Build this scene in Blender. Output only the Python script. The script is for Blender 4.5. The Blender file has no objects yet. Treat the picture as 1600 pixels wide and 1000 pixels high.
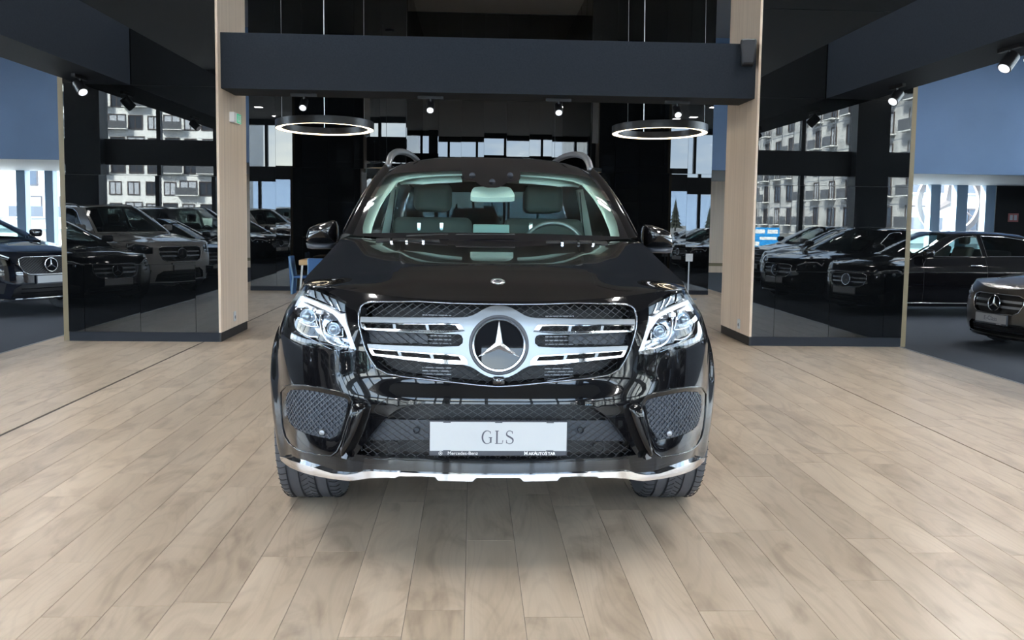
import bpy, bmesh, math, random
import numpy as np
from mathutils import Vector, Matrix
from mathutils.geometry import delaunay_2d_cdt

PI = math.pi
R = math.radians
random.seed(7)
S = bpy.context.scene
COL = S.collection

# ------------------------------------------------------------------ camera
CAM_X, CAM_H, YAW, PITCH, ROLL, FPX = -0.105, 1.36, R(2.55), R(4.70), R(0.78), 1400.0
V0 = 341 + FPX * math.tan(PITCH)     # row of the optical axis: the photograph is cropped lower than its lens axis
_fw = Vector((math.sin(YAW) * math.cos(PITCH), math.cos(YAW) * math.cos(PITCH), -math.sin(PITCH)))
_r0 = Vector((math.cos(YAW), -math.sin(YAW), 0))
_u0 = _r0.cross(_fw)
_rt = _r0 * math.cos(ROLL) + _u0 * math.sin(ROLL)
_up = _u0 * math.cos(ROLL) - _r0 * math.sin(ROLL)
_cl = Vector((CAM_X, 0, CAM_H))
cam_data = bpy.data.cameras.new('camera')
cam_data.sensor_width = 36.0
cam_data.lens = 36.0 * FPX / 1600.0
cam_data.shift_y = -(500 - V0) / 1600.0
cam_data.clip_start = 0.05
cam_data.clip_end = 3000
cam = bpy.data.objects.new('camera', cam_data)
COL.objects.link(cam)
cam.matrix_world = Matrix(((_rt.x, _up.x, -_fw.x, _cl.x), (_rt.y, _up.y, -_fw.y, _cl.y), (_rt.z, _up.z, -_fw.z, _cl.z), (0, 0, 0, 1)))
S.camera = cam
CP = np.array(_cl); CR = np.array(_rt); CU = np.array(_up); CF = np.array(_fw)


def proj(p):
    d = np.asarray(p, float) - CP
    z = d @ CF
    return np.array((800 + FPX * (d @ CR) / z, V0 - FPX * (d @ CU) / z))


def on_plane(u, v, ax, val):
    """world point where the sight line of photo pixel (u, v) meets the plane axis=val"""
    d = CF + CR * ((u - 800) / FPX) - CU * ((v - V0) / FPX)
    return CP + d * ((val - CP[ax]) / d[ax])


# ------------------------------------------------------------------ world: overcast spring sky with broken cloud
W = bpy.data.worlds.new('sky')
S.world = W
W.use_nodes = True
nt = W.node_tree
nt.nodes.clear()
N = nt.nodes.new
L = nt.links.new
out = N('ShaderNodeOutputWorld')
bg = N('ShaderNodeBackground')
tc = N('ShaderNodeTexCoord')
sep = N('ShaderNodeSeparateXYZ')
L(tc.outputs['Generated'], sep.inputs[0])
grad = N('ShaderNodeValToRGB')
L(sep.outputs['Z'], grad.inputs[0])
el = grad.color_ramp.elements
el[0].position = 0.0; el[0].color = (0.68, 0.80, 1.0, 1)
el[1].position = 0.5; el[1].color = (0.46, 0.65, 1.0, 1)
mp = N('ShaderNodeMapping'); mp.inputs['Scale'].default_value = (2.2, 2.2, 7.0)
L(tc.outputs['Generated'], mp.inputs[0])
cn = N('ShaderNodeTexNoise'); cn.inputs['Scale'].default_value = 2.0; cn.inputs['Detail'].default_value = 6
L(mp.outputs[0], cn.inputs['Vector'])
cr = N('ShaderNodeValToRGB')
cr.color_ramp.elements[0].position = 0.47; cr.color_ramp.elements[1].position = 0.66
L(cn.outputs[0], cr.inputs[0])
mx = N('ShaderNodeMixRGB'); mx.inputs[2].default_value = (1.25, 1.25, 1.22, 1)
L(cr.outputs[0], mx.inputs[0]); L(grad.outputs[0], mx.inputs[1])
L(mx.outputs[0], bg.inputs[0])
bg.inputs[1].default_value = SKY_STRENGTH = 5.2
L(bg.outputs[0], out.inputs[0])
sun_d = bpy.data.lights.new('sun', 'SUN'); sun_d.energy = 38.0; sun_d.angle = R(12); sun_d.color = (1, 0.97, 0.92)
sun = bpy.data.objects.new('sun', sun_d); COL.objects.link(sun); sun.rotation_euler = (R(-48), 0, R(42))
# ------------------------------------------------------------------ exposure
S.view_settings.view_transform = 'Standard'
S.view_settings.look = 'None'
S.view_settings.gamma = 1.0
S.view_settings.use_curve_mapping = False
S.view_settings.exposure = 1.2
S.cycles.use_denoising = True
S.cycles.max_bounces = 9
S.cycles.diffuse_bounces = 4
S.cycles.glossy_bounces = 5
S.cycles.transmission_bounces = 6
S.cycles.transparent_max_bounces = 16
S.cycles.caustics_reflective = False
S.cycles.caustics_refractive = False
S.cycles.sample_clamp_indirect = 6.0
LED_STRENGTH = 45.0
LED_FILL = 94.0   # added inner lamp rows: fill light for the timber floor
SPOT_W = 20.0
FAC_Y = -8.0     # facade plane behind the camera


def portal(name, loc, rot, sx, sy):
    d = bpy.data.lights.new(name, 'AREA'); d.shape = 'RECTANGLE'; d.size = sx; d.size_y = sy
    d.cycles.is_portal = True
    o = bpy.data.objects.new(name, d); COL.objects.link(o); o.location = loc; o.rotation_euler = rot


portal('daylight_portal', (0, FAC_Y - 0.25, 2.7), (R(-90), 0, 0), 34, 5.2)
portal('daylight_portal.001', (17.3, 6.3, 2.7), (R(-90), 0, R(90)), 29, 5.2)
portal('daylight_portal.002', (-17.3, 2.0, 2.7), (R(-90), 0, R(-90)), 20, 5.2)
portal('daylight_portal.003', (0, 27.4, 1.4), (R(90), 0, 0), 32, 2.8)


# ------------------------------------------------------------------ materials
def principled(name, color, rough=0.5, metal=0.0, **kw):
    m = bpy.data.materials.new(name)
    m.use_nodes = True
    b = m.node_tree.nodes['Principled BSDF']
    b.inputs['Base Color'].default_value = (*color, 1)
    b.inputs['Roughness'].default_value = rough
    b.inputs['Metallic'].default_value = metal
    for k, v in kw.items():
        b.inputs[k.replace('_', ' ')].default_value = v
    m.diffuse_color = (*color, 1)
    return m


def noise_on(m, scale, c1, c2, coord='Object', detail=4, stretch=(1, 1, 1), bump=0.0, pos=(0.35, 0.65)):
    t = m.node_tree; b = t.nodes['Principled BSDF']
    tc_ = t.nodes.new('ShaderNodeTexCoord'); mp_ = t.nodes.new('ShaderNodeMapping')
    mp_.inputs['Scale'].default_value = stretch
    n_ = t.nodes.new('ShaderNodeTexNoise'); n_.inputs['Scale'].default_value = scale; n_.inputs['Detail'].default_value = detail
    r_ = t.nodes.new('ShaderNodeValToRGB')
    r_.color_ramp.elements[0].color = (*c1, 1); r_.color_ramp.elements[1].color = (*c2, 1)
    r_.color_ramp.elements[0].position = pos[0]; r_.color_ramp.elements[1].position = pos[1]
    t.links.new(tc_.outputs[coord], mp_.inputs[0]); t.links.new(mp_.outputs[0], n_.inputs['Vector'])
    t.links.new(n_.outputs[0], r_.inputs[0]); t.links.new(r_.outputs[0], b.inputs['Base Color'])
    if bump:
        bp = t.nodes.new('ShaderNodeBump'); bp.inputs['Strength'].default_value = bump; bp.inputs['Distance'].default_value = 0.01
        t.links.new(n_.outputs[0], bp.inputs['Height']); t.links.new(bp.outputs[0], b.inputs['Normal'])
    return m


def glass(name, tint, refl_rough=0.0, ior=1.45, boost=1.0):
    """thin pane: transparent (tinted) plus mirror reflection by fresnel"""
    m = bpy.data.materials.new(name); m.use_nodes = True
    t = m.node_tree; t.nodes.clear()
    o = t.nodes.new('ShaderNodeOutputMaterial'); mix = t.nodes.new('ShaderNodeMixShader')
    tr = t.nodes.new('ShaderNodeBsdfTransparent'); tr.inputs[0].default_value = (*tint, 1)
    gl = t.nodes.new('ShaderNodeBsdfGlossy'); gl.inputs['Roughness'].default_value = refl_rough
    gl.inputs[0].default_value = (1, 1, 1, 1)
    # Schlick reflectance, the same from both faces of the thin pane
    f0 = ((ior - 1) / (ior + 1)) ** 2
    lw = t.nodes.new('ShaderNodeLayerWeight'); lw.inputs[0].default_value = 0.5
    pw = t.nodes.new('ShaderNodeMath'); pw.operation = 'POWER'; pw.inputs[1].default_value = 5.0
    mm = t.nodes.new('ShaderNodeMath'); mm.operation = 'MULTIPLY_ADD'; mm.inputs[1].default_value = (1 - f0) * boost; mm.inputs[2].default_value = f0 * boost
    t.links.new(lw.outputs['Facing'], pw.inputs[0]); t.links.new(pw.outputs[0], mm.inputs[0]); t.links.new(mm.outputs[0], mix.inputs[0])
    t.links.new(tr.outputs[0], mix.inputs[1]); t.links.new(gl.outputs[0], mix.inputs[2])
    t.links.new(mix.outputs[0], o.inputs[0])
    return m


def emit(name, color, strength):
    m = principled(name, color, 0.4)
    b = m.node_tree.nodes['Principled BSDF']
    b.inputs['Emission Color'].default_value = (*color, 1)
    b.inputs['Emission Strength'].default_value = strength
    return m


M = {}
M['paint'] = principled('black_paint', (0.004, 0.004, 0.005), 0.12, 0, Coat_Weight=1.0, Coat_Roughness=0.006, Coat_IOR=1.42, Specular_IOR_Level=0.08)
M['paint_navy'] = principled('navy_paint', (0.006, 0.008, 0.014), 0.08, 0, Coat_Weight=1.0, Coat_Roughness=0.01)
M['paint_white'] = principled('white_paint', (0.76, 0.76, 0.75), 0.15, 0, Coat_Weight=1.0, Coat_Roughness=0.02)
M['paint_grey'] = principled('graphite_paint', (0.03, 0.032, 0.036), 0.2, 0.3, Coat_Weight=1.0, Coat_Roughness=0.02)
M['paint_brown'] = principled('brown_metallic_paint', (0.075, 0.066, 0.058), 0.3, 0.5, Coat_Weight=1.0, Coat_Roughness=0.02)
M['gloss_black'] = principled('gloss_black_plastic', (0.006, 0.006, 0.008), 0.06, 0, Coat_Weight=0.6)
M['matt_black'] = principled('matt_black_plastic', (0.008, 0.008, 0.010), 0.5)
M['grey_plastic'] = principled('dark_grey_plastic', (0.055, 0.064, 0.082), 0.42)
M['lattice'] = principled('grille_lattice_plastic', (0.03, 0.032, 0.038), 0.35)
M['chrome'] = principled('chrome', (0.88, 0.88, 0.90), 0.06, 1.0)
M['silver'] = principled('satin_silver', (0.28, 0.30, 0.325), 0.38, 0.85)
M['alu'] = principled('brushed_aluminium', (0.30, 0.31, 0.33), 0.35, 0.8)
M['star'] = principled('bright_star_metal', (0.80, 0.81, 0.83), 0.22, 0.9)
M['cell'] = principled('frosted_lamp_cell', (0.36, 0.41, 0.45), 0.2, 0.4)
M['dark_chrome'] = principled('dark_chrome', (0.30, 0.32, 0.36), 0.12, 1.0)
M['rubber'] = principled('tyre_rubber', (0.075, 0.08, 0.093), 0.6)
M['rubber_groove'] = principled('tyre_groove_rubber', (0.012, 0.012, 0.014), 0.8)
M['white_plate'] = principled('white_number_plate', (0.55, 0.57, 0.59), 0.35)
M['plate_frame'] = principled('grey_plate_frame', (0.06, 0.065, 0.08), 0.35)
M['print_grey'] = principled('grey_print', (0.09, 0.09, 0.12), 0.5)
M['print_white'] = principled('white_print', (0.85, 0.85, 0.85), 0.5)
M['windscreen'] = glass('green_tinted_windscreen', (0.80, 0.97, 0.91), 0.0, 1.5)
M['car_glass'] = glass('tinted_car_glass', (0.12, 0.15, 0.15), 0.0, 1.5)
M['car_glass_clear'] = glass('light_green_car_glass', (0.60, 0.70, 0.67), 0.0, 1.5)
M['lens'] = glass('clear_lamp_lens', (0.94, 0.97, 1.0), 0.0, 1.45)
M['lamp_ball'] = principled('lamp_glass_ball', (0.35, 0.40, 0.46), 0.05, 0.6)
M['light_guide'] = emit('white_light_guide', (0.80, 0.83, 0.88), 0.12)
M['cream_trim'] = principled('pale_cabin_trim', (0.82, 0.84, 0.81), 0.6)
M['cabin'] = principled('dark_cabin_leather', (0.055, 0.055, 0.052), 0.5)
M['cabin_light'] = principled('grey_cabin_cloth', (0.11, 0.12, 0.115), 0.6)
M['tail_red'] = principled('red_tail_lamp', (0.25, 0.01, 0.012), 0.1)
M['star_disc'] = principled('black_badge_disc', (0.010, 0.011, 0.014), 0.01, 0, IOR=1.42)

# ------------------------------------------------------------------ object helpers
def link(name, me, mat=None, parent=None, loc=None):
    o = bpy.data.objects.new(name, me)
    COL.objects.link(o)
    if mat is not None and me is not None and not me.materials:
        me.materials.append(mat)
    if parent is not None:
        o.parent = parent
    if loc is not None:
        o.location = loc
    return o


def tag(o, label=None, cat=None, group=None, kind=None):
    if label: o['label'] = label
    if cat: o['category'] = cat
    if group: o['group'] = group
    if kind: o['kind'] = kind
    return o


def thing(name, label, cat, loc=(0, 0, 0), rz=0.0, group=None):
    o = bpy.data.objects.new(name, None)
    o.empty_display_size = 0.2
    COL.objects.link(o)
    o.location = loc; o.rotation_euler = (0, 0, rz)
    return tag(o, label, cat, group)


def copy_tree(o, parent=None, loc=None, rz=None, label=None, group=None, swap=None):
    c = o.copy(); COL.objects.link(c)
    if parent is not None: c.parent = parent
    if loc is not None: c.location = loc
    if rz is not None: c.rotation_euler = (0, 0, rz)
    if label: c['label'] = label
    if group: c['group'] = group
    if swap and c.type == 'MESH' and c.material_slots and c.material_slots[0].material in swap:
        c.material_slots[0].link = 'OBJECT'
        c.material_slots[0].material = swap[o.material_slots[0].material]
    for ch in list(o.children):
        copy_tree(ch, c, swap=swap)
    return c


class MB:
    """collects simple shapes and links them as one mesh object"""
    def __init__(s):
        s.v = []; s.f = []

    def add(s, vs, fs):
        b = len(s.v)
        s.v.extend([tuple(map(float, p)) for p in vs]); s.f.extend([tuple(i + b for i in f) for f in fs])
        return s

    def box(s, x0, y0, z0, x1, y1, z1):
        vs = [(x0, y0, z0), (x1, y0, z0), (x1, y1, z0), (x0, y1, z0), (x0, y0, z1), (x1, y0, z1), (x1, y1, z1), (x0, y1, z1)]
        return s.add(vs, [(0, 3, 2, 1), (4, 5, 6, 7), (0, 1, 5, 4), (1, 2, 6, 5), (2, 3, 7, 6), (3, 0, 4, 7)])

    def tube(s, pts, r, n=8, closed=False, flat=None):
        pts = [Vector(p) for p in pts]
        m = len(pts); vs = []; fs = []
        prev = None
        for i, p in enumerate(pts):
            a = pts[(i - 1) % m] if (closed or i > 0) else p
            c = pts[(i + 1) % m] if (closed or i < m - 1) else p
            t = (c - a)
            t = t.normalized() if t.length > 1e-9 else Vector((0, 0, 1))
            ref = prev if prev is not None else (Vector((0, 0, 1)) if abs(t.z) < 0.9 else Vector((1, 0, 0)))
            u = (ref - t * ref.dot(t))
            u = u.normalized() if u.length > 1e-6 else t.orthogonal().normalized()
            prev = u
            w = t.cross(u)
            rr = r[i] if isinstance(r, (list, tuple)) else r
            for k in range(n):
                ang = 2 * PI * (k + 0.5) / n
                vs.append(p + u * math.cos(ang) * rr * (flat or 1) + w * math.sin(ang) * rr)
        for i in range(m if closed else m - 1):
            for k in range(n):
                a = i * n + k; b = i * n + (k + 1) % n
                c = ((i + 1) % m) * n + (k + 1) % n; d = ((i + 1) % m) * n + k
                fs.append((a, b, c, d))
        if not closed:
            fs.append(tuple(range(n))[::-1]); fs.append(tuple((m - 1) * n + k for k in range(n)))
        return s.add(vs, fs)

    def lathe(s, prof, axis='z', n=32, center=(0, 0, 0), closed=False):
        """prof: (r, h) pairs, turned about the axis"""
        vs = []; fs = []; m = len(prof)
        for i in range(n):
            a = 2 * PI * i / n
            for r_, h in prof:
                c_, s_ = r_ * math.cos(a), r_ * math.sin(a)
                p = {'z': (c_, s_, h), 'x': (h, c_, s_), 'y': (s_, h, c_)}[axis]
                vs.append((p[0] + center[0], p[1] + center[1], p[2] + center[2]))
        for i in range(n):
            for k in range(m if closed else m - 1):
                k2 = (k + 1) % m
                fs.append((i * m + k, ((i + 1) % n) * m + k, ((i + 1) % n) * m + k2, i * m + k2))
        return s.add(vs, fs)

    def prism(s, poly, f0, f1):
        """poly of 2d points; f0, f1 map a 2d point to the two faces"""
        n = len(poly)
        a = [f0(*p) for p in poly]; b = [f1(*p) for p in poly]
        fs = [tuple(range(n)), tuple(range(2 * n - 1, n - 1, -1))]
        fs += [(i, i + n, (i + 1) % n + n, (i + 1) % n) for i in range(n)]
        return s.add(a + b, fs)

    def move(s, mat):
        s.v = [tuple(mat @ Vector(p)) for p in s.v]
        return s

    def build(s, name, mat, parent=None, smooth=False, loc=None, fix=True, angle=None):
        me = bpy.data.meshes.new(name)
        me.from_pydata(s.v, [], s.f)
        if fix:
            bm = bmesh.new(); bm.from_mesh(me); bmesh.ops.recalc_face_normals(bm, faces=bm.faces); bm.to_mesh(me); bm.free()
        if smooth:
            me.polygons.foreach_set('use_smooth', [True] * len(me.polygons))
            if angle:
                me.set_sharp_from_angle(angle=R(angle))
        me.update()
        return link(name, me, mat, parent, loc)


def rounded_box(x0, y0, z0, x1, y1, z1, r, seg=3):
    bm = bmesh.new()
    bmesh.ops.create_cube(bm, size=1, matrix=Matrix.Translation(((x0 + x1) / 2, (y0 + y1) / 2, (z0 + z1) / 2)) @ Matrix.Diagonal((x1 - x0, y1 - y0, z1 - z0, 1)))
    bmesh.ops.bevel(bm, geom=bm.edges[:], offset=r, segments=seg, profile=0.5, affect='EDGES')
    mb = MB(); bm.verts.index_update()
    mb.add([v.co for v in bm.verts], [[v.index for v in f.verts] for f in bm.faces])
    bm.free()
    return mb


# ------------------------------------------------------------------ 2d polygons and surface panels
def inside(poly, P):
    x, y = P[:, 0], P[:, 1]
    r = np.zeros(len(P), bool)
    n = len(poly)
    for i in range(n):
        x0, y0 = poly[i]; x1, y1 = poly[(i + 1) % n]
        if y0 == y1: continue
        c = ((y0 > y) != (y1 > y)) & (x < (x1 - x0) * (y - y0) / (y1 - y0) + x0)
        r ^= c
    return r


def edge_dist(poly, P):
    d = np.full(len(P), 1e9)
    n = len(poly)
    for i in range(n):
        a = np.array(poly[i]); b = np.array(poly[(i + 1) % n]); ab = b - a
        q = ab @ ab
        if q < 1e-14: continue
        t = np.clip(((P - a) @ ab) / q, 0, 1)
        d = np.minimum(d, np.hypot(*(P - a - t[:, None] * ab).T))
    return d


def resample(poly, step, closed=True):
    o = []
    n = len(poly)
    for i in range(n if closed else n - 1):
        a = np.array(poly[i], float); b = np.array(poly[(i + 1) % n], float)
        k = max(1, int(math.ceil(np.hypot(*(b - a)) / step)))
        for j in range(k):
            o.append(tuple(a + (b - a) * j / k))
    if not closed: o.append(tuple(poly[-1]))
    return o


def smooth_poly(pts, it=2, closed=True):
    """Chaikin corner cutting"""
    p = [np.array(q, float) for q in pts]
    for _ in range(it):
        o = []
        n = len(p)
        if not closed: o.append(p[0])
        for i in range(n if closed else n - 1):
            a, b = p[i], p[(i + 1) % n]
            o += [a * 0.75 + b * 0.25, a * 0.25 + b * 0.75]
        if not closed: o.append(p[-1])
        p = o
    return [tuple(q) for q in p]


def triangulate(outer, holes, step):
    outer = resample(outer, step); holes = [resample(h, step) for h in holes]
    pts = list(outer); edges = [(i, (i + 1) % len(outer)) for i in range(len(outer))]
    for h in holes:
        b = len(pts); pts += h
        edges += [(b + i, b + (i + 1) % len(h)) for i in range(len(h))]
    A = np.array(outer)
    gx = np.arange(A[:, 0].min() + step / 2, A[:, 0].max(), step); gy = np.arange(A[:, 1].min() + step / 2, A[:, 1].max(), step)
    if len(gx) and len(gy):
        X, Y = np.meshgrid(gx, gy); X[1::2] += step / 2
        G = np.stack([X.ravel(), Y.ravel()], 1)
        k = inside(outer, G)
        for h in holes: k &= ~inside(h, G)
        G = G[k]
        if len(G):
            d = edge_dist(outer, G)
            for h in holes: d = np.minimum(d, edge_dist(h, G))
            pts += [tuple(q) for q in G[d > step * 0.45]]
    v, e, f, *_ = delaunay_2d_cdt([Vector(p) for p in pts], edges, [], 0, 1e-6)
    V = np.array([(q.x, q.y) for q in v])
    F = [tuple(t) for t in f]
    C = np.array([V[list(t)].mean(0) for t in F])
    k = inside(outer, C)
    for h in holes: k &= ~inside(h, C)
    return V, [t for t, q in zip(F, k) if q]


def panel(name, fn, outer, holes=(), step=0.03, mat=None, parent=None, off=0.0, thick=0.0, flip=False, custom=True, rim=True):
    """mesh of a region of the surface fn(a, b, off) -> xyz, with smooth analytic normals; thick > 0 gives it edges and a back"""
    V, F = triangulate(list(outer), [list(h) for h in holes], step)
    P = np.array([fn(a, b, off) for a, b in V]); e = 2e-3
    Nn = np.cross(np.array([fn(a + e, b, off) for a, b in V]) - np.array([fn(a - e, b, off) for a, b in V]),
                  np.array([fn(a, b + e, off) for a, b in V]) - np.array([fn(a, b - e, off) for a, b in V]))
    ln = np.linalg.norm(Nn, axis=1); ln[ln < 1e-12] = 1
    Nn /= ln[:, None]
    if flip: Nn = -Nn
    F2 = []
    for t in F:
        g = np.cross(P[t[1]] - P[t[0]], P[t[2]] - P[t[0]])
        F2.append(t if g @ (Nn[t[0]] + Nn[t[1]] + Nn[t[2]]) > 0 else (t[0], t[2], t[1]))
    n = len(P)
    verts = [tuple(p) for p in P]; faces = list(F2); nrm = [tuple(q) for q in Nn]
    if thick:
        B = np.array([fn(a, b, off - thick) for a, b in V])
        verts += [tuple(p) for p in B]; nrm += [tuple(-q) for q in Nn]
        faces += [(t[0] + n, t[2] + n, t[1] + n) for t in F2]
        cnt = {}
        for t in F2:
            for i in range(3):
                a, b = t[i], t[(i + 1) % 3]
                cnt[(a, b)] = 1
        rims = [(a, b) for a, b in cnt if (b, a) not in cnt]
        for a, b in rims:
            k = len(verts)
            verts += [verts[a], verts[b], verts[b + n], verts[a + n]]
            q = np.cross(np.array(verts[k + 2]) - np.array(verts[k]), np.array(verts[k + 1]) - np.array(verts[k]))
            faces.append((k + 3, k + 2, k + 1, k)); q = -np.cross(P[b] - P[a], Nn[a]); q = -q / (np.linalg.norm(q) + 1e-12)
            nrm += [tuple(q)] * 4
    me = bpy.data.meshes.new(name)
    me.from_pydata(verts, [], faces)
    me.polygons.foreach_set('use_smooth', [True] * len(me.polygons))
    if custom:
        me.normals_split_custom_set_from_vertices(nrm)
    me.update()
    return link(name, me, mat, parent)


def flange(name, fn, poly, depth, mat, parent, step=0.02, off=0.0, shrink=None):
    """return edge of an opening: a band from the surface inwards"""
    p = resample(list(poly), step); n = len(p)
    q = p if shrink is None else resample(list(shrink), step)
    vs = [fn(a, b, off) for a, b in p] + [fn(a, b, off - depth) for a, b in p]
    fs = [(i, (i + 1) % n, (i + 1) % n + n, i + n) for i in range(n)]
    return MB().add(vs, fs).build(name, mat, parent, smooth=True, angle=40)


def ribbon_line(fn, pts, r, off, n=6, closed=False, step=0.015, flat=None):
    p = resample(list(pts), step, closed)
    return MB().tube([fn(a, b, off) for a, b in p], r, n, closed, flat)


def lattice(fn, poly, pa, pb, r, off, skew=0.0, step=0.006, holes=(), curve=0.0):
    """diamond lattice of wires over a polygon of a surface"""
    mb = MB()
    A = np.array(poly); a0, a1 = A[:, 0].min(), A[:, 0].max(); b0, b1 = A[:, 1].min(), A[:, 1].max()
    k = pb / pa
    for sg in (1, -1):
        c = b0 - (a1 - a0) * k - pb
        while c < b1 + (a1 - a0) * k + pb:
            t = np.arange(a0, a1, step)
            bb = (c + k * (t - a0)) if sg > 0 else (c + k * (a1 - t))
            Q = np.stack([t, bb], 1)
            ins = inside(poly, Q)
            for h in holes: ins &= ~inside(h, Q)
            i = 0
            while i < len(t):
                if ins[i]:
                    j = i
                    while j + 1 < len(t) and ins[j + 1]: j += 1
                    if j - i >= 1:
                        idx = list(range(i, j + 1, max(1, int(0.03 / step)))) + [j]
                        idx = sorted(set(idx))
                        mb.tube([fn(t[q], bb[q], off) for q in idx], r, 4)
                    i = j + 1
                else:
                    i += 1
            c += pb
    return mb


def solve(fn, u, v, a, b, origin=None):
    """surface parameters whose point projects to photo pixel (u, v)"""
    o = np.zeros(3) if origin is None else np.array(origin)
    x = np.array([a, b], float); lam = 1e-3
    def err(q): return proj(np.array(fn(q[0], q[1], 0.0)) + o) - (u, v)
    e = err(x)
    for _ in range(40):
        h = 1e-4
        J = np.stack([(err(x + (h, 0)) - e) / h, (err(x + (0, h)) - e) / h], 1)
        dx = -np.linalg.solve(J.T @ J + lam * np.diag(np.diag(J.T @ J) + 1e-3), J.T @ e)
        m = np.abs(dx).max()
        if m > 0.1: dx *= 0.1 / m
        x2 = x + dx; e2 = err(x2)
        if e2 @ e2 < e @ e:
            x, e = x2, e2; lam = max(lam * 0.3, 1e-7)
            if np.abs(dx).max() < 1e-6: break
        else:
            lam *= 5
            if lam > 1e4: break
    return float(x[0]), float(x[1])


def mirror(pts):
    """left half outline (from the centre line outwards and back) -> closed symmetric outline"""
    return list(pts) + [(-a, b) for a, b in reversed(pts) if abs(a) > 1e-6]


def mirrored(pts):
    return [(-a, b) for a, b in reversed(pts)]


# lettering from the built-in font, as a flat mesh
def letters(body, name, size, mat, parent, mtx, extrude=0.0005, bold=0.0, spacing=1.0):
    cu = bpy.data.curves.new(name, 'FONT'); cu.body = body; cu.size = size; cu.align_x = 'CENTER'; cu.align_y = 'CENTER'
    cu.extrude = extrude; cu.offset = bold; cu.space_character = spacing; cu.resolution_u = 3
    t = bpy.data.objects.new(name, cu); COL.objects.link(t)
    dg = bpy.context.evaluated_depsgraph_get()
    me = bpy.data.meshes.new_from_object(t.evaluated_get(dg))
    bpy.data.objects.remove(t); bpy.data.curves.remove(cu)
    me.transform(mtx); me.name = name
    me.materials.clear()
    return link(name, me, mat, parent)


def star_mesh(mb, R_, r_in, depth, place):
    """three-pointed star, each arm with a raised ridge; place(x, z, out) -> xyz"""
    pts = []
    for k in range(6):
        a = PI / 2 + k * PI / 3
        rr = R_ if k % 2 == 0 else r_in
        pts.append((rr * math.cos(a), rr * math.sin(a)))
    vs = [place(x, z, 0.0) for x, z in pts] + [place(0, 0, depth)] + [place(x, z, -0.003) for x, z in pts]
    fs = [(i, (i + 1) % 6, 6) for i in range(6)] + [(i, i + 7, (i + 1) % 6 + 7, (i + 1) % 6) for i in range(6)]
    return mb.add(vs, fs)

# ------------------------------------------------------------------ car body surfaces
def smooth_table(pts, lo=-0.2, hi=6.0, dz=0.005, k=0.03):
    z = np.arange(lo, hi, dz)
    v = np.interp(z, [p[0] for p in pts], [p[1] for p in pts])
    n = max(1, int(k / dz)); ker = np.hanning(2 * n + 3); ker /= ker.sum()
    w = np.convolve(np.pad(v, n + 1, mode='edge'), ker, 'valid')
    def f(q):
        t = (q - lo) / dz
        i = int(t)
        if i < 0: return w[0]
        if i >= len(w) - 1: return w[-1]
        return w[i] + (w[i + 1] - w[i]) * (t - i)
    return f


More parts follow.
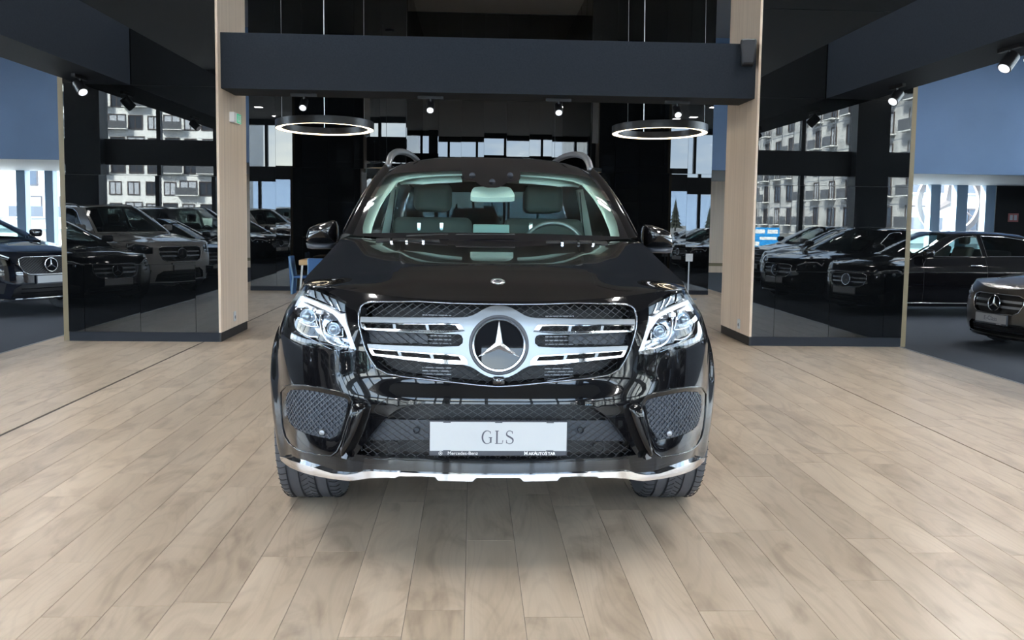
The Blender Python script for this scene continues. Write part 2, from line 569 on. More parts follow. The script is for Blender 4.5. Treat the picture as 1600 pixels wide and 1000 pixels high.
class Body:
    """outer skin of a car: a plan loop (superellipse nose and tail) and inward offsets by height.
    local axes: x across, y back from the nose, z up"""
    def __init__(s, length, half, Df, Dr, nf, nr, pf, ps, pr, zc, drop, xd, arches, flare=0.015, Ra=0.42, wz=0.38, pc_=None, fw=0.06):
        s.length, s.half, s.arches, s.flare, s.Ra, s.wz = length, half, arches, flare, Ra, wz
        s.fw = fw
        t = np.linspace(0, PI / 2, 400)
        fx = half * np.sin(t) ** (2 / nf); fl = Df * (1 - np.cos(t) ** (2 / nf))
        rx = half * np.cos(t) ** (2 / nr); rl = length - Dr * (1 - np.sin(t) ** (2 / nr))
        x = np.concatenate([fx, np.full(60, half)[1:-1], rx]); l = np.concatenate([fl, np.linspace(Df, length - Dr, 60)[1:-1], rl])
        d = np.hypot(np.diff(x), np.diff(l)); keep = np.concatenate([[True], d > 1e-9])
        x, l = x[keep], l[keep]
        ss = np.concatenate([[0], np.cumsum(np.hypot(np.diff(x), np.diff(l)))])
        s.S = ss[-1]
        s.ts = np.linspace(0, s.S, 1500)
        s.tx = np.interp(s.ts, ss, x); s.tl = np.interp(s.ts, ss, l)
        ker = np.hanning(15); ker /= ker.sum()
        gx = np.gradient(s.tx); gl = np.gradient(s.tl)
        gx[0] = 1; gl[0] = 0; gx[-1] = -1; gl[-1] = 0
        px_ = np.concatenate([gx[7:0:-1], gx, gx[-2:-9:-1]]); pl_ = np.concatenate([-gl[7:0:-1], gl, -gl[-2:-9:-1]])
        gx = np.convolve(px_, ker, 'valid'); gl = np.convolve(pl_, ker, 'valid')
        n = np.hypot(gx, gl); s.nx = gl / n; s.nl = -gx / n
        s.pc = smooth_table(pc_) if pc_ else None
        s.pf, s.ps, s.pr = smooth_table(pf), smooth_table(ps), smooth_table(pr)
        s.zc, s.drop, s.xd = smooth_table(zc, k=0.10), smooth_table(drop, k=0.15), xd

    def plan(s, q):
        a = min(abs(q), s.S) / s.S * 1499
        i = min(int(a), 1498); t = a - i
        g = lambda T: T[i] + (T[i + 1] - T[i]) * t
        return g(s.tx), g(s.tl), g(s.nx), g(s.nl)

    def fn(s, q, z, off=0.0):
        x, l, nx, nl = s.plan(q)
        if nl < 0:
            front = s.pf(z)
            if s.pc:                       # the ledge of the nose fades out towards the corners
                t = min(1.0, max(0.0, (abs(q) - 0.40) / 0.42)); t = t * t * (3 - 2 * t)
                front = front * (1 - t) + s.pc(z) * t
        else:
            front = s.pr(z)
        o = s.ps(z) * nx * nx + front * nl * nl
        for la in s.arches:
            r = math.hypot(l - la, z - s.wz)
            o -= s.flare * math.exp(-((r - s.Ra) / s.fw) ** 2) * nx * nx
        o -= off
        sg = 1 if q >= 0 else -1
        return np.array((sg * (x - nx * o), l - nl * o, z))

    def H(s, x, l):
        return s.zc(l) - s.drop(l) * min(1.3, abs(x) / s.xd) ** 3

    def ztop(s, q):
        z = 1.0
        for _ in range(6):
            p = s.fn(q, z)
            z = s.H(p[0], p[1])
        return z

    def lid(s, x, l, off=0.0):
        return np.array((x, l, s.H(x, l) + off))

    def s_at(s, l):
        """loop length where the side reaches station l (right side)"""
        i = int(np.searchsorted(s.tl, l))
        return float(s.ts[min(i, 1499)])

    def arch(s, la, Ra, zb, n=14):
        """outline of a wheel opening in (s, z), from front foot to rear foot"""
        zc_ = s.wz
        a0 = math.asin(max(-1, min(1, (zb - zc_) / Ra)))
        o = []
        for i in range(n + 1):
            a = PI - a0 + (a0 - (PI - a0)) * i / n
            o.append((s.s_at(la + Ra * math.cos(a)), zc_ + Ra * math.sin(a)))
        return o


def rail(fnA, fnB):
    """ruled surface between two curves of a"""
    return lambda a, b, off=0.0: fnA(a) * (1 - b) + fnB(a) * b


def wheel_parts(parent, x, y, r, w, sgn, spokes=5, rim=None, tread=False, dark=False):
    """tyre with rim, spokes and hub, standing on the floor; sgn = outer side"""
    prof = []
    hw = w / 2
    if tread:
        g = [-0.30, -0.12, 0.12, 0.30]
        prof = [(r * 0.62, -hw * 0.86), (r * 0.74, -hw * 0.98), (r * 0.86, -hw), (r * 0.945, -hw * 0.93), (r * 0.985, -hw * 0.78)]
        for q in g:
            c = q * w
            prof += [(r, c - 0.006), (r - 0.012, c - 0.005), (r - 0.012, c + 0.005), (r, c + 0.006)]
        prof += [(r * 0.985, hw * 0.78), (r * 0.945, hw * 0.93), (r * 0.86, hw), (r * 0.74, hw * 0.98), (r * 0.62, hw * 0.86)]
    else:
        prof = [(r * 0.64, -hw * 0.86), (r * 0.76, -hw), (r * 0.90, -hw), (r * 0.97, -hw * 0.85), (r, -hw * 0.55), (r, hw * 0.55), (r * 0.97, hw * 0.85), (r * 0.90, hw), (r * 0.76, hw), (r * 0.64, hw * 0.86)]
    t = MB().lathe(prof, 'x', 64 if tread else 28, (x, y, r))
    ty = t.build('tyre', M['rubber'], parent, smooth=True, angle=30)
    if tread:
        sp = MB()
        n = 62
        for i in range(n):
            a = 2 * PI * i / n
            for x0, x1, sk, rr in ((-0.47, -0.32, 0.35, r), (-0.105, -0.01, 0.9, r), (0.01, 0.105, -0.9, r), (0.32, 0.47, -0.35, r)):
                pts = []
                for k in range(4):
                    f = k / 3
                    xx = (x0 + (x1 - x0) * f) * w
                    rad = rr + 0.0006 - (max(0, abs(xx) / hw - 0.76) / 0.24) ** 2 * r * 0.075
                    aa = a + sk * (xx - x0 * w) / r
                    pts.append((x + xx, y + rad * math.sin(aa), r + rad * math.cos(aa)))
                sp.tube(pts, 0.0022, 3)
        tag(sp.build('tread_sipes', M['rubber_groove'], ty), kind='stuff')
    rr = r * 0.64
    m = rim or M['dark_chrome']
    b = MB().lathe([(rr, -hw * 0.85), (rr * 1.02, hw * 0.2 * sgn), (rr, hw * 0.88 * sgn), (rr * 0.93, hw * 0.86 * sgn), (rr * 0.90, hw * 0.5 * sgn), (rr * 0.88, -hw * 0.6)], 'x', 28, (x, y, r))
    rim_o = b.build('rim', m, ty, smooth=True, angle=40)
    sb = MB()
    xo = x + sgn * hw * 0.62; xi = x + sgn * hw * 0.35
    for k in range(spokes):
        a = 2 * PI * k / spokes + 0.3
        ca, sa = math.cos(a), math.sin(a)
        ta, tb = -sa, ca
        vs = []
        for rad, hw_ in ((rr * 0.15, 0.035), (rr * 0.95, 0.022)):
            for xx in (xo + (0.0 if rad < rr * 0.5 else sgn * 0.02), xi):
                for sg in (1, -1):
                    vs.append((xx, y + ca * rad + sg * ta * hw_, r + sa * rad + sg * tb * hw_))
        sb.add(vs, [(0, 1, 5, 4), (2, 6, 7, 3), (0, 4, 6, 2), (1, 3, 7, 5), (0, 2, 3, 1), (4, 5, 7, 6)])
    sb.build('spokes', m, ty)
    MB().lathe([(0.0, 0.0), (0.06, 0.0), (0.062, -0.02 * sgn), (0.06, -0.05 * sgn)], 'x', 16, (xo + sgn * 0.012, y, r)).build('hub_cap', m, ty, smooth=True, angle=40)
    MB().lathe([(0.02, 0), (rr * 0.7, 0), (rr * 0.7, -0.02 * sgn), (0.02, -0.02 * sgn)], 'x', 24, (x + sgn * hw * 0.05, y, r)).build('brake_disc', M['alu'], ty)
    return ty


def seat(parent, x, y, z, w, mat, h=0.62, head=True):
    rounded_box(x - w / 2, y - 0.45, z, x + w / 2, y + 0.08, z + 0.16, 0.05).build('seat_cushion', mat, parent, smooth=True)
    b = rounded_box(x - w / 2, y, z + 0.1, x + w / 2, y + 0.13, z + h + 0.08, 0.05)
    b.v = [(p[0] * 1.0, p[1] + (p[2] - z) * 0.28, p[2]) for p in b.v]
    b.build('seat_back', mat, parent, smooth=True)
    if head:
        rounded_box(x - 0.13, y + 0.20, z + h + 0.12, x + 0.13, y + 0.30, z + h + 0.31, 0.045).build('headrest', mat, parent, smooth=True)


def badge(parent, place, R_, housing=True, disc=True):
    """ringed three-pointed star; place(x, z, out) -> xyz"""
    def ring(r0, r1, o0, o1, n=40):
        vs = []; fs = []
        for i in range(n):
            a = 2 * PI * i / n
            c, s_ = math.cos(a), math.sin(a)
            prof = [(r0, o0), (r0 + (r1 - r0) * 0.25, o1), (r0 + (r1 - r0) * 0.75, o1), (r1, o0)]
            vs += [place(q * c, q * s_, o) for q, o in prof]
        for i in range(n):
            for k in range(3):
                fs.append((i * 4 + k, ((i + 1) % n) * 4 + k, ((i + 1) % n) * 4 + k + 1, i * 4 + k + 1))
        return MB().add(vs, fs)
    if disc:
        n = 40
        vs = [place(0, 0, 0.0)] + [place(R_ * 0.99 * math.cos(2 * PI * i / n), R_ * 0.99 * math.sin(2 * PI * i / n), 0.0) for i in range(n)]
        MB().add(vs, [(0, 1 + i, 1 + (i + 1) % n) for i in range(n)]).build('badge_disc', M['star_disc'], parent)
    ring(R_ * 0.95, R_ * 1.06, 0.0, R_ * 0.06).build('badge_ring', M['chrome'], parent, smooth=True, angle=50)
    star_mesh(MB(), R_ * 0.96, R_ * 0.16, R_ * 0.16, lambda x, z, o: place(x, z, o + 0.004)).build('star', M['star'], parent)

# ================================================================== the showroom
def wood_material(name, c_dark, c_mid, c_light, grain, rough, axis='Y', spec=0.5, var=0.25, bump=0.03, knots=True):
    m = principled(name, c_mid, rough)
    t = m.node_tree; b = t.nodes['Principled BSDF']; n = t.nodes.new; l = t.links.new
    tc_ = n('ShaderNodeTexCoord'); oi = n('ShaderNodeObjectInfo'); ge = n('ShaderNodeNewGeometry')
    ad = n('ShaderNodeMath'); ad.operation = 'ADD'
    l(oi.outputs['Random'], ad.inputs[0]); l(ge.outputs['Random Per Island'], ad.inputs[1])
    fr = n('ShaderNodeMath'); fr.operation = 'FRACT'; l(ad.outputs[0], fr.inputs[0])
    of = n('ShaderNodeMath'); of.operation = 'MULTIPLY'; of.inputs[1].default_value = 60.0; l(fr.outputs[0], of.inputs[0])
    cb_ = n('ShaderNodeCombineXYZ'); l(of.outputs[0], cb_.inputs[0]); l(of.outputs[0], cb_.inputs[1]); l(of.outputs[0], cb_.inputs[2])
    va = n('ShaderNodeVectorMath'); va.operation = 'ADD'; l(tc_.outputs['Object'], va.inputs[0]); l(cb_.outputs[0], va.inputs[1])
    mp_ = n('ShaderNodeMapping'); l(va.outputs[0], mp_.inputs[0])
    mp_.inputs['Scale'].default_value = {'Y': (grain, grain * 0.06, grain), 'Z': (grain, grain, grain * 0.02)}[axis]
    n1 = n('ShaderNodeTexNoise'); n1.inputs['Scale'].default_value = 1.0; n1.inputs['Detail'].default_value = 7; n1.inputs['Distortion'].default_value = 0.8
    l(mp_.outputs[0], n1.inputs['Vector'])
    r1 = n('ShaderNodeValToRGB'); e = r1.color_ramp.elements
    e[0].position = 0.30; e[0].color = (*c_dark, 1); e[1].position = 0.72; e[1].color = (*c_light, 1)
    k = r1.color_ramp.elements.new(0.50); k.color = (*c_mid, 1)
    l(n1.outputs[0], r1.inputs[0])
    last = r1.outputs[0]
    if knots:
        mp2 = n('ShaderNodeMapping'); l(va.outputs[0], mp2.inputs[0]); mp2.inputs['Scale'].default_value = (4.0, 1.2, 4.0)
        n2 = n('ShaderNodeTexNoise'); n2.inputs['Scale'].default_value = 1.6; n2.inputs['Detail'].default_value = 5; n2.inputs['Distortion'].default_value = 1.4
        l(mp2.outputs[0], n2.inputs['Vector'])
        r2 = n('ShaderNodeValToRGB'); r2.color_ramp.elements[0].position = 0.30; r2.color_ramp.elements[0].color = (0.76, 0.73, 0.71, 1)
        r2.color_ramp.elements[1].position = 0.56; r2.color_ramp.elements[1].color = (1.06, 1.05, 1.04, 1)
        l(n2.outputs[0], r2.inputs[0])
        mu = n('ShaderNodeMixRGB'); mu.blend_type = 'MULTIPLY'; mu.inputs[0].default_value = 0.85
        l(last, mu.inputs[1]); l(r2.outputs[0], mu.inputs[2]); last = mu.outputs[0]
        wv = n('ShaderNodeTexWave'); wv.wave_type = 'BANDS'; wv.bands_direction = 'X'; wv.inputs['Scale'].default_value = 9.0
        wv.inputs['Distortion'].default_value = 9.0; wv.inputs['Detail'].default_value = 2; wv.inputs['Detail Scale'].default_value = 0.7
        mp3 = n('ShaderNodeMapping'); l(va.outputs[0], mp3.inputs[0]); mp3.inputs['Scale'].default_value = (1.0, 0.22, 1.0)
        l(mp3.outputs[0], wv.inputs['Vector'])
        mw = n('ShaderNodeMixRGB'); mw.blend_type = 'MULTIPLY'; mw.inputs[0].default_value = 0.16
        l(last, mw.inputs[1]); l(wv.outputs[0], mw.inputs[2]); last = mw.outputs[0]
    hs = n('ShaderNodeHueSaturation'); l(last, hs.inputs['Color'])
    mr = n('ShaderNodeMapRange'); mr.inputs[3].default_value = 1 - var; mr.inputs[4].default_value = 1 + var * 0.6
    l(fr.outputs[0], mr.inputs[0]); l(mr.outputs[0], hs.inputs['Value'])
    l(hs.outputs[0], b.inputs['Base Color'])
    rr = n('ShaderNodeMapRange'); rr.inputs[3].default_value = rough * 0.8; rr.inputs[4].default_value = rough * 1.25
    l(n1.outputs[0], rr.inputs[0]); l(rr.outputs[0], b.inputs['Roughness'])
    bp_ = n('ShaderNodeBump'); bp_.inputs['Strength'].default_value = bump; bp_.inputs['Distance'].default_value = 0.01
    l(n1.outputs[0], bp_.inputs['Height']); l(bp_.outputs[0], b.inputs['Normal'])
    b.inputs['Specular IOR Level'].default_value = spec
    return m


def plank_material():
    """oak-look laminate: fine grain, cathedral figure and grey smudges, each plank shifted by its own random number"""
    m = principled('oak_laminate', (0.47, 0.39, 0.305), 0.27)
    t = m.node_tree; b = t.nodes['Principled BSDF']; n = t.nodes.new; l = t.links.new
    tc_ = n('ShaderNodeTexCoord'); oi = n('ShaderNodeObjectInfo'); ge = n('ShaderNodeNewGeometry')
    ad = n('ShaderNodeMath'); ad.operation = 'ADD'; l(oi.outputs['Random'], ad.inputs[0]); l(ge.outputs['Random Per Island'], ad.inputs[1])
    fr = n('ShaderNodeMath'); fr.operation = 'FRACT'; l(ad.outputs[0], fr.inputs[0])
    of = n('ShaderNodeMath'); of.operation = 'MULTIPLY'; of.inputs[1].default_value = 37.0; l(fr.outputs[0], of.inputs[0])
    cb_ = n('ShaderNodeCombineXYZ'); l(of.outputs[0], cb_.inputs[0]); l(of.outputs[0], cb_.inputs[1]); l(of.outputs[0], cb_.inputs[2])
    va = n('ShaderNodeVectorMath'); va.operation = 'ADD'; l(tc_.outputs['Object'], va.inputs[0]); l(cb_.outputs[0], va.inputs[1])

    def noise(scale, stretch, detail, lo, hi, c0, c1, dist=0.0):
        mp_ = n('ShaderNodeMapping'); mp_.inputs['Scale'].default_value = stretch; l(va.outputs[0], mp_.inputs[0])
        x = n('ShaderNodeTexNoise'); x.inputs['Scale'].default_value = scale; x.inputs['Detail'].default_value = detail; x.inputs['Distortion'].default_value = dist
        l(mp_.outputs[0], x.inputs['Vector'])
        r = n('ShaderNodeValToRGB'); r.color_ramp.elements[0].position = lo; r.color_ramp.elements[1].position = hi
        r.color_ramp.elements[0].color = (*c0, 1); r.color_ramp.elements[1].color = (*c1, 1)
        l(x.outputs[0], r.inputs[0])
        return x, r

    def mul(a, c, f):
        k = n('ShaderNodeMixRGB'); k.blend_type = 'MULTIPLY'; k.inputs[0].default_value = f
        l(a, k.inputs[1]); l(c, k.inputs[2]); return k.outputs[0]
    _, base = noise(1.0, (5.0, 0.9, 5.0), 3, 0.35, 0.68, (0.410, 0.330, 0.250), (0.515, 0.426, 0.334))
    gx, grain = noise(1.0, (110, 3.0, 110), 4, 0.30, 0.70, (0.955, 0.952, 0.95), (1.02, 1.02, 1.02))
    _, smudge = noise(1.0, (6.0, 2.0, 6.0), 6, 0.30, 0.50, (0.62, 0.585, 0.56), (1, 1, 1), 1.2)
    # cathedral figure: rings drawn out along the plank
    wob, _r = noise(1.0, (3.2, 0.55, 3.2), 1, 0, 1, (0, 0, 0), (1, 1, 1))
    k1 = n('ShaderNodeMath'); k1.operation = 'MULTIPLY'; k1.inputs[1].default_value = 130.0; l(wob.outputs[0], k1.inputs[0])
    k2 = n('ShaderNodeMath'); k2.operation = 'SINE'; l(k1.outputs[0], k2.inputs[0])
    k3 = n('ShaderNodeMapRange'); k3.inputs[1].default_value = 0.35; k3.inputs[2].default_value = 1.0; k3.inputs[3].default_value = 1.0; k3.inputs[4].default_value = 0.84
    l(k2.outputs[0], k3.inputs[0])
    c = mul(base.outputs[0], grain.outputs[0], 0.9)
    c = mul(c, smudge.outputs[0], 0.8)
    c = mul(c, k3.outputs[0], 0.45)
    hs = n('ShaderNodeHueSaturation'); l(c, hs.inputs['Color'])
    mr = n('ShaderNodeMapRange'); mr.inputs[3].default_value = 0.90; mr.inputs[4].default_value = 1.06
    l(fr.outputs[0], mr.inputs[0]); l(mr.outputs[0], hs.inputs['Value'])
    l(hs.outputs[0], b.inputs['Base Color'])
    b.inputs['Roughness'].default_value = 0.31
    return m


M['plank'] = plank_material()
M['joint'] = principled('dark_floor_joint', (0.05, 0.045, 0.045), 0.6)
M['clad'] = wood_material('pale_oak_cladding', (0.56, 0.44, 0.34), (0.64, 0.51, 0.40), (0.70, 0.57, 0.45), 26, 0.45, 'Z', 0.3, 0.0, 0.01, False)
M['clad_edge'] = principled('honey_wood_edge', (0.20, 0.155, 0.085), 0.45)
M['carpet'] = noise_on(principled('slate_carpet', (0.022, 0.026, 0.034), 0.8), 260, (0.036, 0.044, 0.058), (0.066, 0.078, 0.100), bump=0.1)
M['carpet'].node_tree.nodes['Principled BSDF'].inputs['Specular IOR Level'].default_value = 0.2
M['carpet'].node_tree.nodes['Principled BSDF'].inputs['Roughness'].default_value = 1.0
M['beam'] = noise_on(principled('dark_slate_paint', (0.012, 0.016, 0.024), 0.6, 0, Specular_IOR_Level=0.12), 60, (0.015, 0.020, 0.029), (0.019, 0.025, 0.035))
M['ceil'] = principled('warm_grey_ceiling_paint', (0.40, 0.385, 0.37), 0.7)
M['black_glass'] = principled('black_back_painted_glass', (0.003, 0.0035, 0.004), 0.0, 0, Specular_IOR_Level=0.5, IOR=1.62)
M['black_wall'] = principled('black_wall_paint', (0.006, 0.006, 0.007), 0.5)
M['plinth'] = principled('dark_grey_plinth', (0.018, 0.021, 0.028), 0.5, 0, Specular_IOR_Level=0.15)
M['blue_wall'] = noise_on(principled('blue_grey_wall_paint', (0.07, 0.12, 0.22), 0.6), 0.6, (0.062, 0.118, 0.22), (0.074, 0.138, 0.255))
M['soffit'] = principled('pale_grey_soffit', (0.42, 0.42, 0.42), 0.6)
M['frame'] = principled('dark_window_frame', (0.018, 0.022, 0.028), 0.4)
M['column_blue'] = principled('blue_grey_column', (0.24, 0.33, 0.43), 0.5)
M['pane'] = glass('window_glass', (0.93, 0.97, 0.96), 0.0, 1.3)


def struct(o):
    o['kind'] = 'structure'
    return o


CEIL = 5.6
CARZ = -0.20     # the carpeted side halls lie a step lower than the timber floor
XW, YN, BACK = 17.0, 27.0, 16.3
# floor slab, planks, carpets
floor = struct(MB().box(-4.62, FAC_Y, -0.06, 4.62, YN, -0.0035).build('floor', M['joint']))
PW, PLN, GAP = 0.204, 1.38, 0.0016
planks = []
rng = random.Random(11)
k0 = int(math.floor((-4.6 + 0.12) / PW))
for k in range(k0, 24):
    x0 = -0.12 + k * PW; x1 = x0 + PW
    if k == -14: x0 += 0.022
    if k == 15: x0 += 0.010
    x0 = max(x0, -4.62); x1 = min(x1, 4.62)
    if x1 - x0 < 0.03: continue
    y = FAC_Y - rng.random() * PLN
    while y < YN:
        ya, yb = max(y, FAC_Y), min(y + PLN, YN)
        if yb - ya > 0.02: planks.append((x0 + GAP / 2, ya + GAP / 2, x1 - GAP / 2, yb - GAP / 2))
        y += PLN


def plank_rank(p):
    cx_, cy_ = (p[0] + p[2]) / 2, (p[1] + p[3]) / 2
    best = None
    for xx, yy in ((p[0], p[1]), (p[2], p[1]), (p[0], p[3]), (p[2], p[3]), (cx_, cy_)):
        if yy < 0.5: continue
        u, v = proj((xx, yy, 0))
        if -20 < u < 1620 and v < 1030: best = 1
    if not best: return 1e6
    hid = 0
    if cy_ > 9.7 and 2.8 < abs(cx_): hid = 400          # behind the side wings
    if cy_ > 16.2: hid = 400
    if 4.8 < cy_ < 8.4 and abs(cx_) < 0.75: hid = 50     # under the car
    return cy_ + hid
planks.sort(key=plank_rank)
mesh_of = {}
for p in planks[:300]:
    key = (round(p[2] - p[0], 4), round(p[3] - p[1], 4))
    o_ = None
    if key not in mesh_of:
        w_, l_ = key; c = 0.0006
        mb = MB()
        vs = [(-w_ / 2, -l_ / 2, -0.0035), (w_ / 2, -l_ / 2, -0.0035), (w_ / 2, l_ / 2, -0.0035), (-w_ / 2, l_ / 2, -0.0035)]
        vs += [(x, y, -c) for x, y, _ in vs[:4]]
        vs += [(x - math.copysign(c, x), y - math.copysign(c, y), 0) for x, y, _ in vs[:4]]
        fs = [(8, 9, 10, 11)] + [(i, (i + 1) % 4, (i + 1) % 4 + 4, i + 4) for i in range(4)] + [(i + 4, (i + 1) % 4 + 4, (i + 1) % 4 + 8, i + 8) for i in range(4)]
        o_ = mb.add(vs, fs).build('plank', M['plank'], floor)
        mesh_of[key] = o_.data
    else:
        o_ = link('plank', mesh_of[key], None, floor)
    o_.location = ((p[0] + p[2]) / 2, (p[1] + p[3]) / 2, 0)
mb = MB()
for p in planks[300:]:
    mb.box(p[0], p[1], -0.0035, p[2], p[3], 0)
tag(mb.build('planks_beyond', M['plank'], floor, fix=False), kind='stuff')
for nm, xa, xb in (('floor_carpet_left', -XW, -4.62), ('floor_carpet_right', 4.62, XW)):
    struct(MB().box(xa, FAC_Y, CARZ - 0.06, xb, YN, CARZ).build(nm, M['carpet']))
    e_ = xb if xa < 0 else xa
    struct(MB().box(e_ - 0.012, FAC_Y, CARZ, e_ + 0.012, YN, 0.0025).build('trim_carpet_edge', M['alu']))
# ceiling
struct(MB().box(-XW, FAC_Y, CEIL, XW, YN + 0.3, CEIL + 0.1).build('ceiling', M['ceil']))

# side wings: black glass fronts, timber sides
for sg, nm in ((-1, 'left'), (1, 'right')):
    YF = 9.62
    xi, xo = (2.80, 4.37) if sg < 0 else (2.955, 4.63)
    dx_ = xi - 2.86
    w = struct(MB().box(min(sg * xi, sg * xo), YF + 0.02, 0.10, max(sg * xi, sg * xo), 10.74, CEIL).build('wall_wing_' + nm, M['black_wall']))
    tag(MB().box(min(sg * (xi - 0.0), sg * xo), YF + 0.01, 0.0, max(sg * xi, sg * xo), 10.72, 0.10).build('plinth', M['plinth'], w))
    seams = [2.80, 3.04, 3.62, 4.20, 4.37] if sg < 0 else [2.955, 3.20, 3.81, 4.42, 4.63]
    rows = [0.10, 0.82, 1.755, 2.685, 3.62, 4.55, CEIL]
    rg = random.Random(3 + sg)
    for j in range(6):
        xs = seams if j == 0 else [xi, xo]
        for i in range(len(xs) - 1):
            a, b_ = sorted((sg * xs[i], sg * xs[i + 1])); g = 0.002
            mb = MB().box(-(b_ - a) / 2 + g, -0.006, -(rows[j + 1] - rows[j]) / 2 + g, (b_ - a) / 2 - g, 0.006, (rows[j + 1] - rows[j]) / 2 - g)
            o_ = mb.build('glass_panel', M['black_glass'], w)
            o_.location = ((a + b_) / 2, YF + 0.006, (rows[j] + rows[j + 1]) / 2)
            o_.rotation_euler = (R(rg.uniform(-0.08, 0.08)), 0, R(rg.uniform(-0.10, 0.10)))
    for j in range(6):
        MB().box(min(sg * xi, sg * xo), 10.74, rows[j] + 0.002, max(sg * xi, sg * xo), 10.75, rows[j + 1] - 0.002).build('rear_glass_panel', M['black_glass'], w)
    MB().box(min(sg * (xi - 0.025), sg * xi), YF + 0.0, 0.10, max(sg * (xi - 0.025), sg * xi), 10.76, CEIL).build('timber_cladding', M['clad'], w)
    MB().box(min(sg * (xi - 0.02), sg * xi), YF + 0.01, 0.0, max(sg * (xi - 0.02), sg * xi), 10.75, 0.10).build('skirting', M['matt_black'], w)
    MB().box(min(sg * xo, sg * (xo + 0.06)), YF + 0.02, 0.0, max(sg * xo, sg * (xo + 0.06)), 10.76, CEIL).build('timber_edge', M['clad_edge'], w)
# cross beam and long bulkheads
struct(MB().box(-2.775, 9.72, 2.685, 2.93, 10.30, 3.265).build('trim_cross_beam', M['beam']))
for sg, nm in ((-1, 'left'), (1, 'right')):
    xa, xb = sorted((sg * 3.67, sg * 4.19))
    struct(MB().box(xa, FAC_Y + 0.1, 2.685, xb, 9.60, 3.265).build('trim_bulkhead_' + nm, M['beam']))

# back wall of black glass tiles with a deep niche in the middle
bw = struct(MB().box(-4.10, BACK + 0.03, 0.0, -1.32, BACK + 0.30, CEIL).box(2.02, BACK + 0.03, 0.0, 4.24, BACK + 0.30, CEIL).box(-1.40, BACK + 0.30, 0, -1.32, 19.3, CEIL).box(2.02, BACK + 0.30, 0, 2.10, 19.3, CEIL).box(-1.40, 19.03, 0, 2.10, 19.3, CEIL).build('wall_back', M['black_wall']))
rg = random.Random(5)
def tile_row(xs, y, rows_, tilt):
    for j in range(len(rows_) - 1):
        for i in range(len(xs) - 1):
            w_ = xs[i + 1] - xs[i]; h_ = rows_[j + 1] - rows_[j]; g = 0.0015
            o_ = MB().box(-w_ / 2 + g, -0.005, -h_ / 2 + g, w_ / 2 - g, 0.005, h_ / 2 - g).build('glass_tile', M['black_glass'], bw)
            o_.location = ((xs[i] + xs[i + 1]) / 2, y, (rows_[j] + rows_[j + 1]) / 2)
            o_.rotation_euler = (R(rg.uniform(-tilt, tilt)), 0, R(rg.uniform(-tilt, tilt)))
rws = [0.08, 2.21, 3.9, CEIL - 0.02]
tile_row([-4.10 + 2.78 * i / 6 for i in range(7)], BACK + 0.012, rws, 0.35)
tile_row([2.02 + 2.22 * i / 5 for i in range(6)], BACK + 0.012, rws, 0.35)
tile_row([-1.32 + 3.34 * i / 7 for i in range(8)], 19.01, rws, 0.2)
for sx, x in ((-1, -1.31), (1, 2.01)):
    for i in range(3):
        o_ = MB().box(-0.005, 0.02, 0.08, 0.005, 0.88, CEIL - 0.02).build('niche_panel', M['black_glass'], bw)
        o_.location = (x, BACK + 0.03 + i * 0.89, 0)
MB().box(-4.10, BACK - 0.002, 0.0, -1.32, BACK + 0.02, 0.075).build('plinth', M['plinth'], bw)
MB().box(2.02, BACK - 0.002, 0.0, 4.24, BACK + 0.02, 0.075).build('plinth', M['plinth'], bw)

# rear of the hall: blue downstand, soffit, window wall
Z_S = 2.55
struct(MB().box(-XW, 21.0, Z_S, XW, 21.2, CEIL).build('wall_blue_downstand', M['blue_wall']))
struct(MB().box(-XW, 21.2, Z_S, XW, YN, Z_S + 0.05).build('ceiling_soffit', M['soffit']))
struct(MB().box(-10.5, YN - 0.15, CARZ, 9.0, YN + 0.05, Z_S).build('wall_north', M['clad']))
struct(MB().box(-10.5, YN - 0.17, 0.0, 9.0, YN - 0.15, 0.09).build('baseboard_north', M['clad_edge']))
struct(MB().box(15.85, YN - 0.15, CARZ, XW, YN + 0.05, Z_S).build('wall_north_east', M['black_wall']))
wi = 0
def north_windows(edges, xmin, xmax):
    """edges: (x0, x1) columns standing between the panes"""
    global wi
    for a, b_ in edges:
        struct(MB().box(a, YN - 0.25, CARZ, b_, YN + 0.05, Z_S).build('trim_column', M['column_blue']))
    xs = [xmin] + [q for e_ in edges for q in e_] + [xmax]
    for i in range(0, len(xs), 2):
        if xs[i + 1] - xs[i] > 0.05:
            wi += 1
            struct(MB().box(xs[i], YN - 0.02, CARZ + 0.05, xs[i + 1], YN + 0.0, Z_S).build('window_%d' % wi, M['pane']))
def xn(u): return float(on_plane(u, 330, 1, YN)[0])
north_windows([(xn(-120), xn(-100)), (xn(-60), xn(-42)), (xn(33), xn(47)), (xn(77), xn(90)), (xn(128), xn(142)), (xn(178), xn(192))], -XW, -10.5)
north_windows([(9.6, 9.9), (xn(1330), xn(1343)), (xn(1390), xn(1404)), (xn(1447), xn(1462)), (xn(1487), xn(1504)), (xn(1532), xn(1547))], 9.0, 15.85)

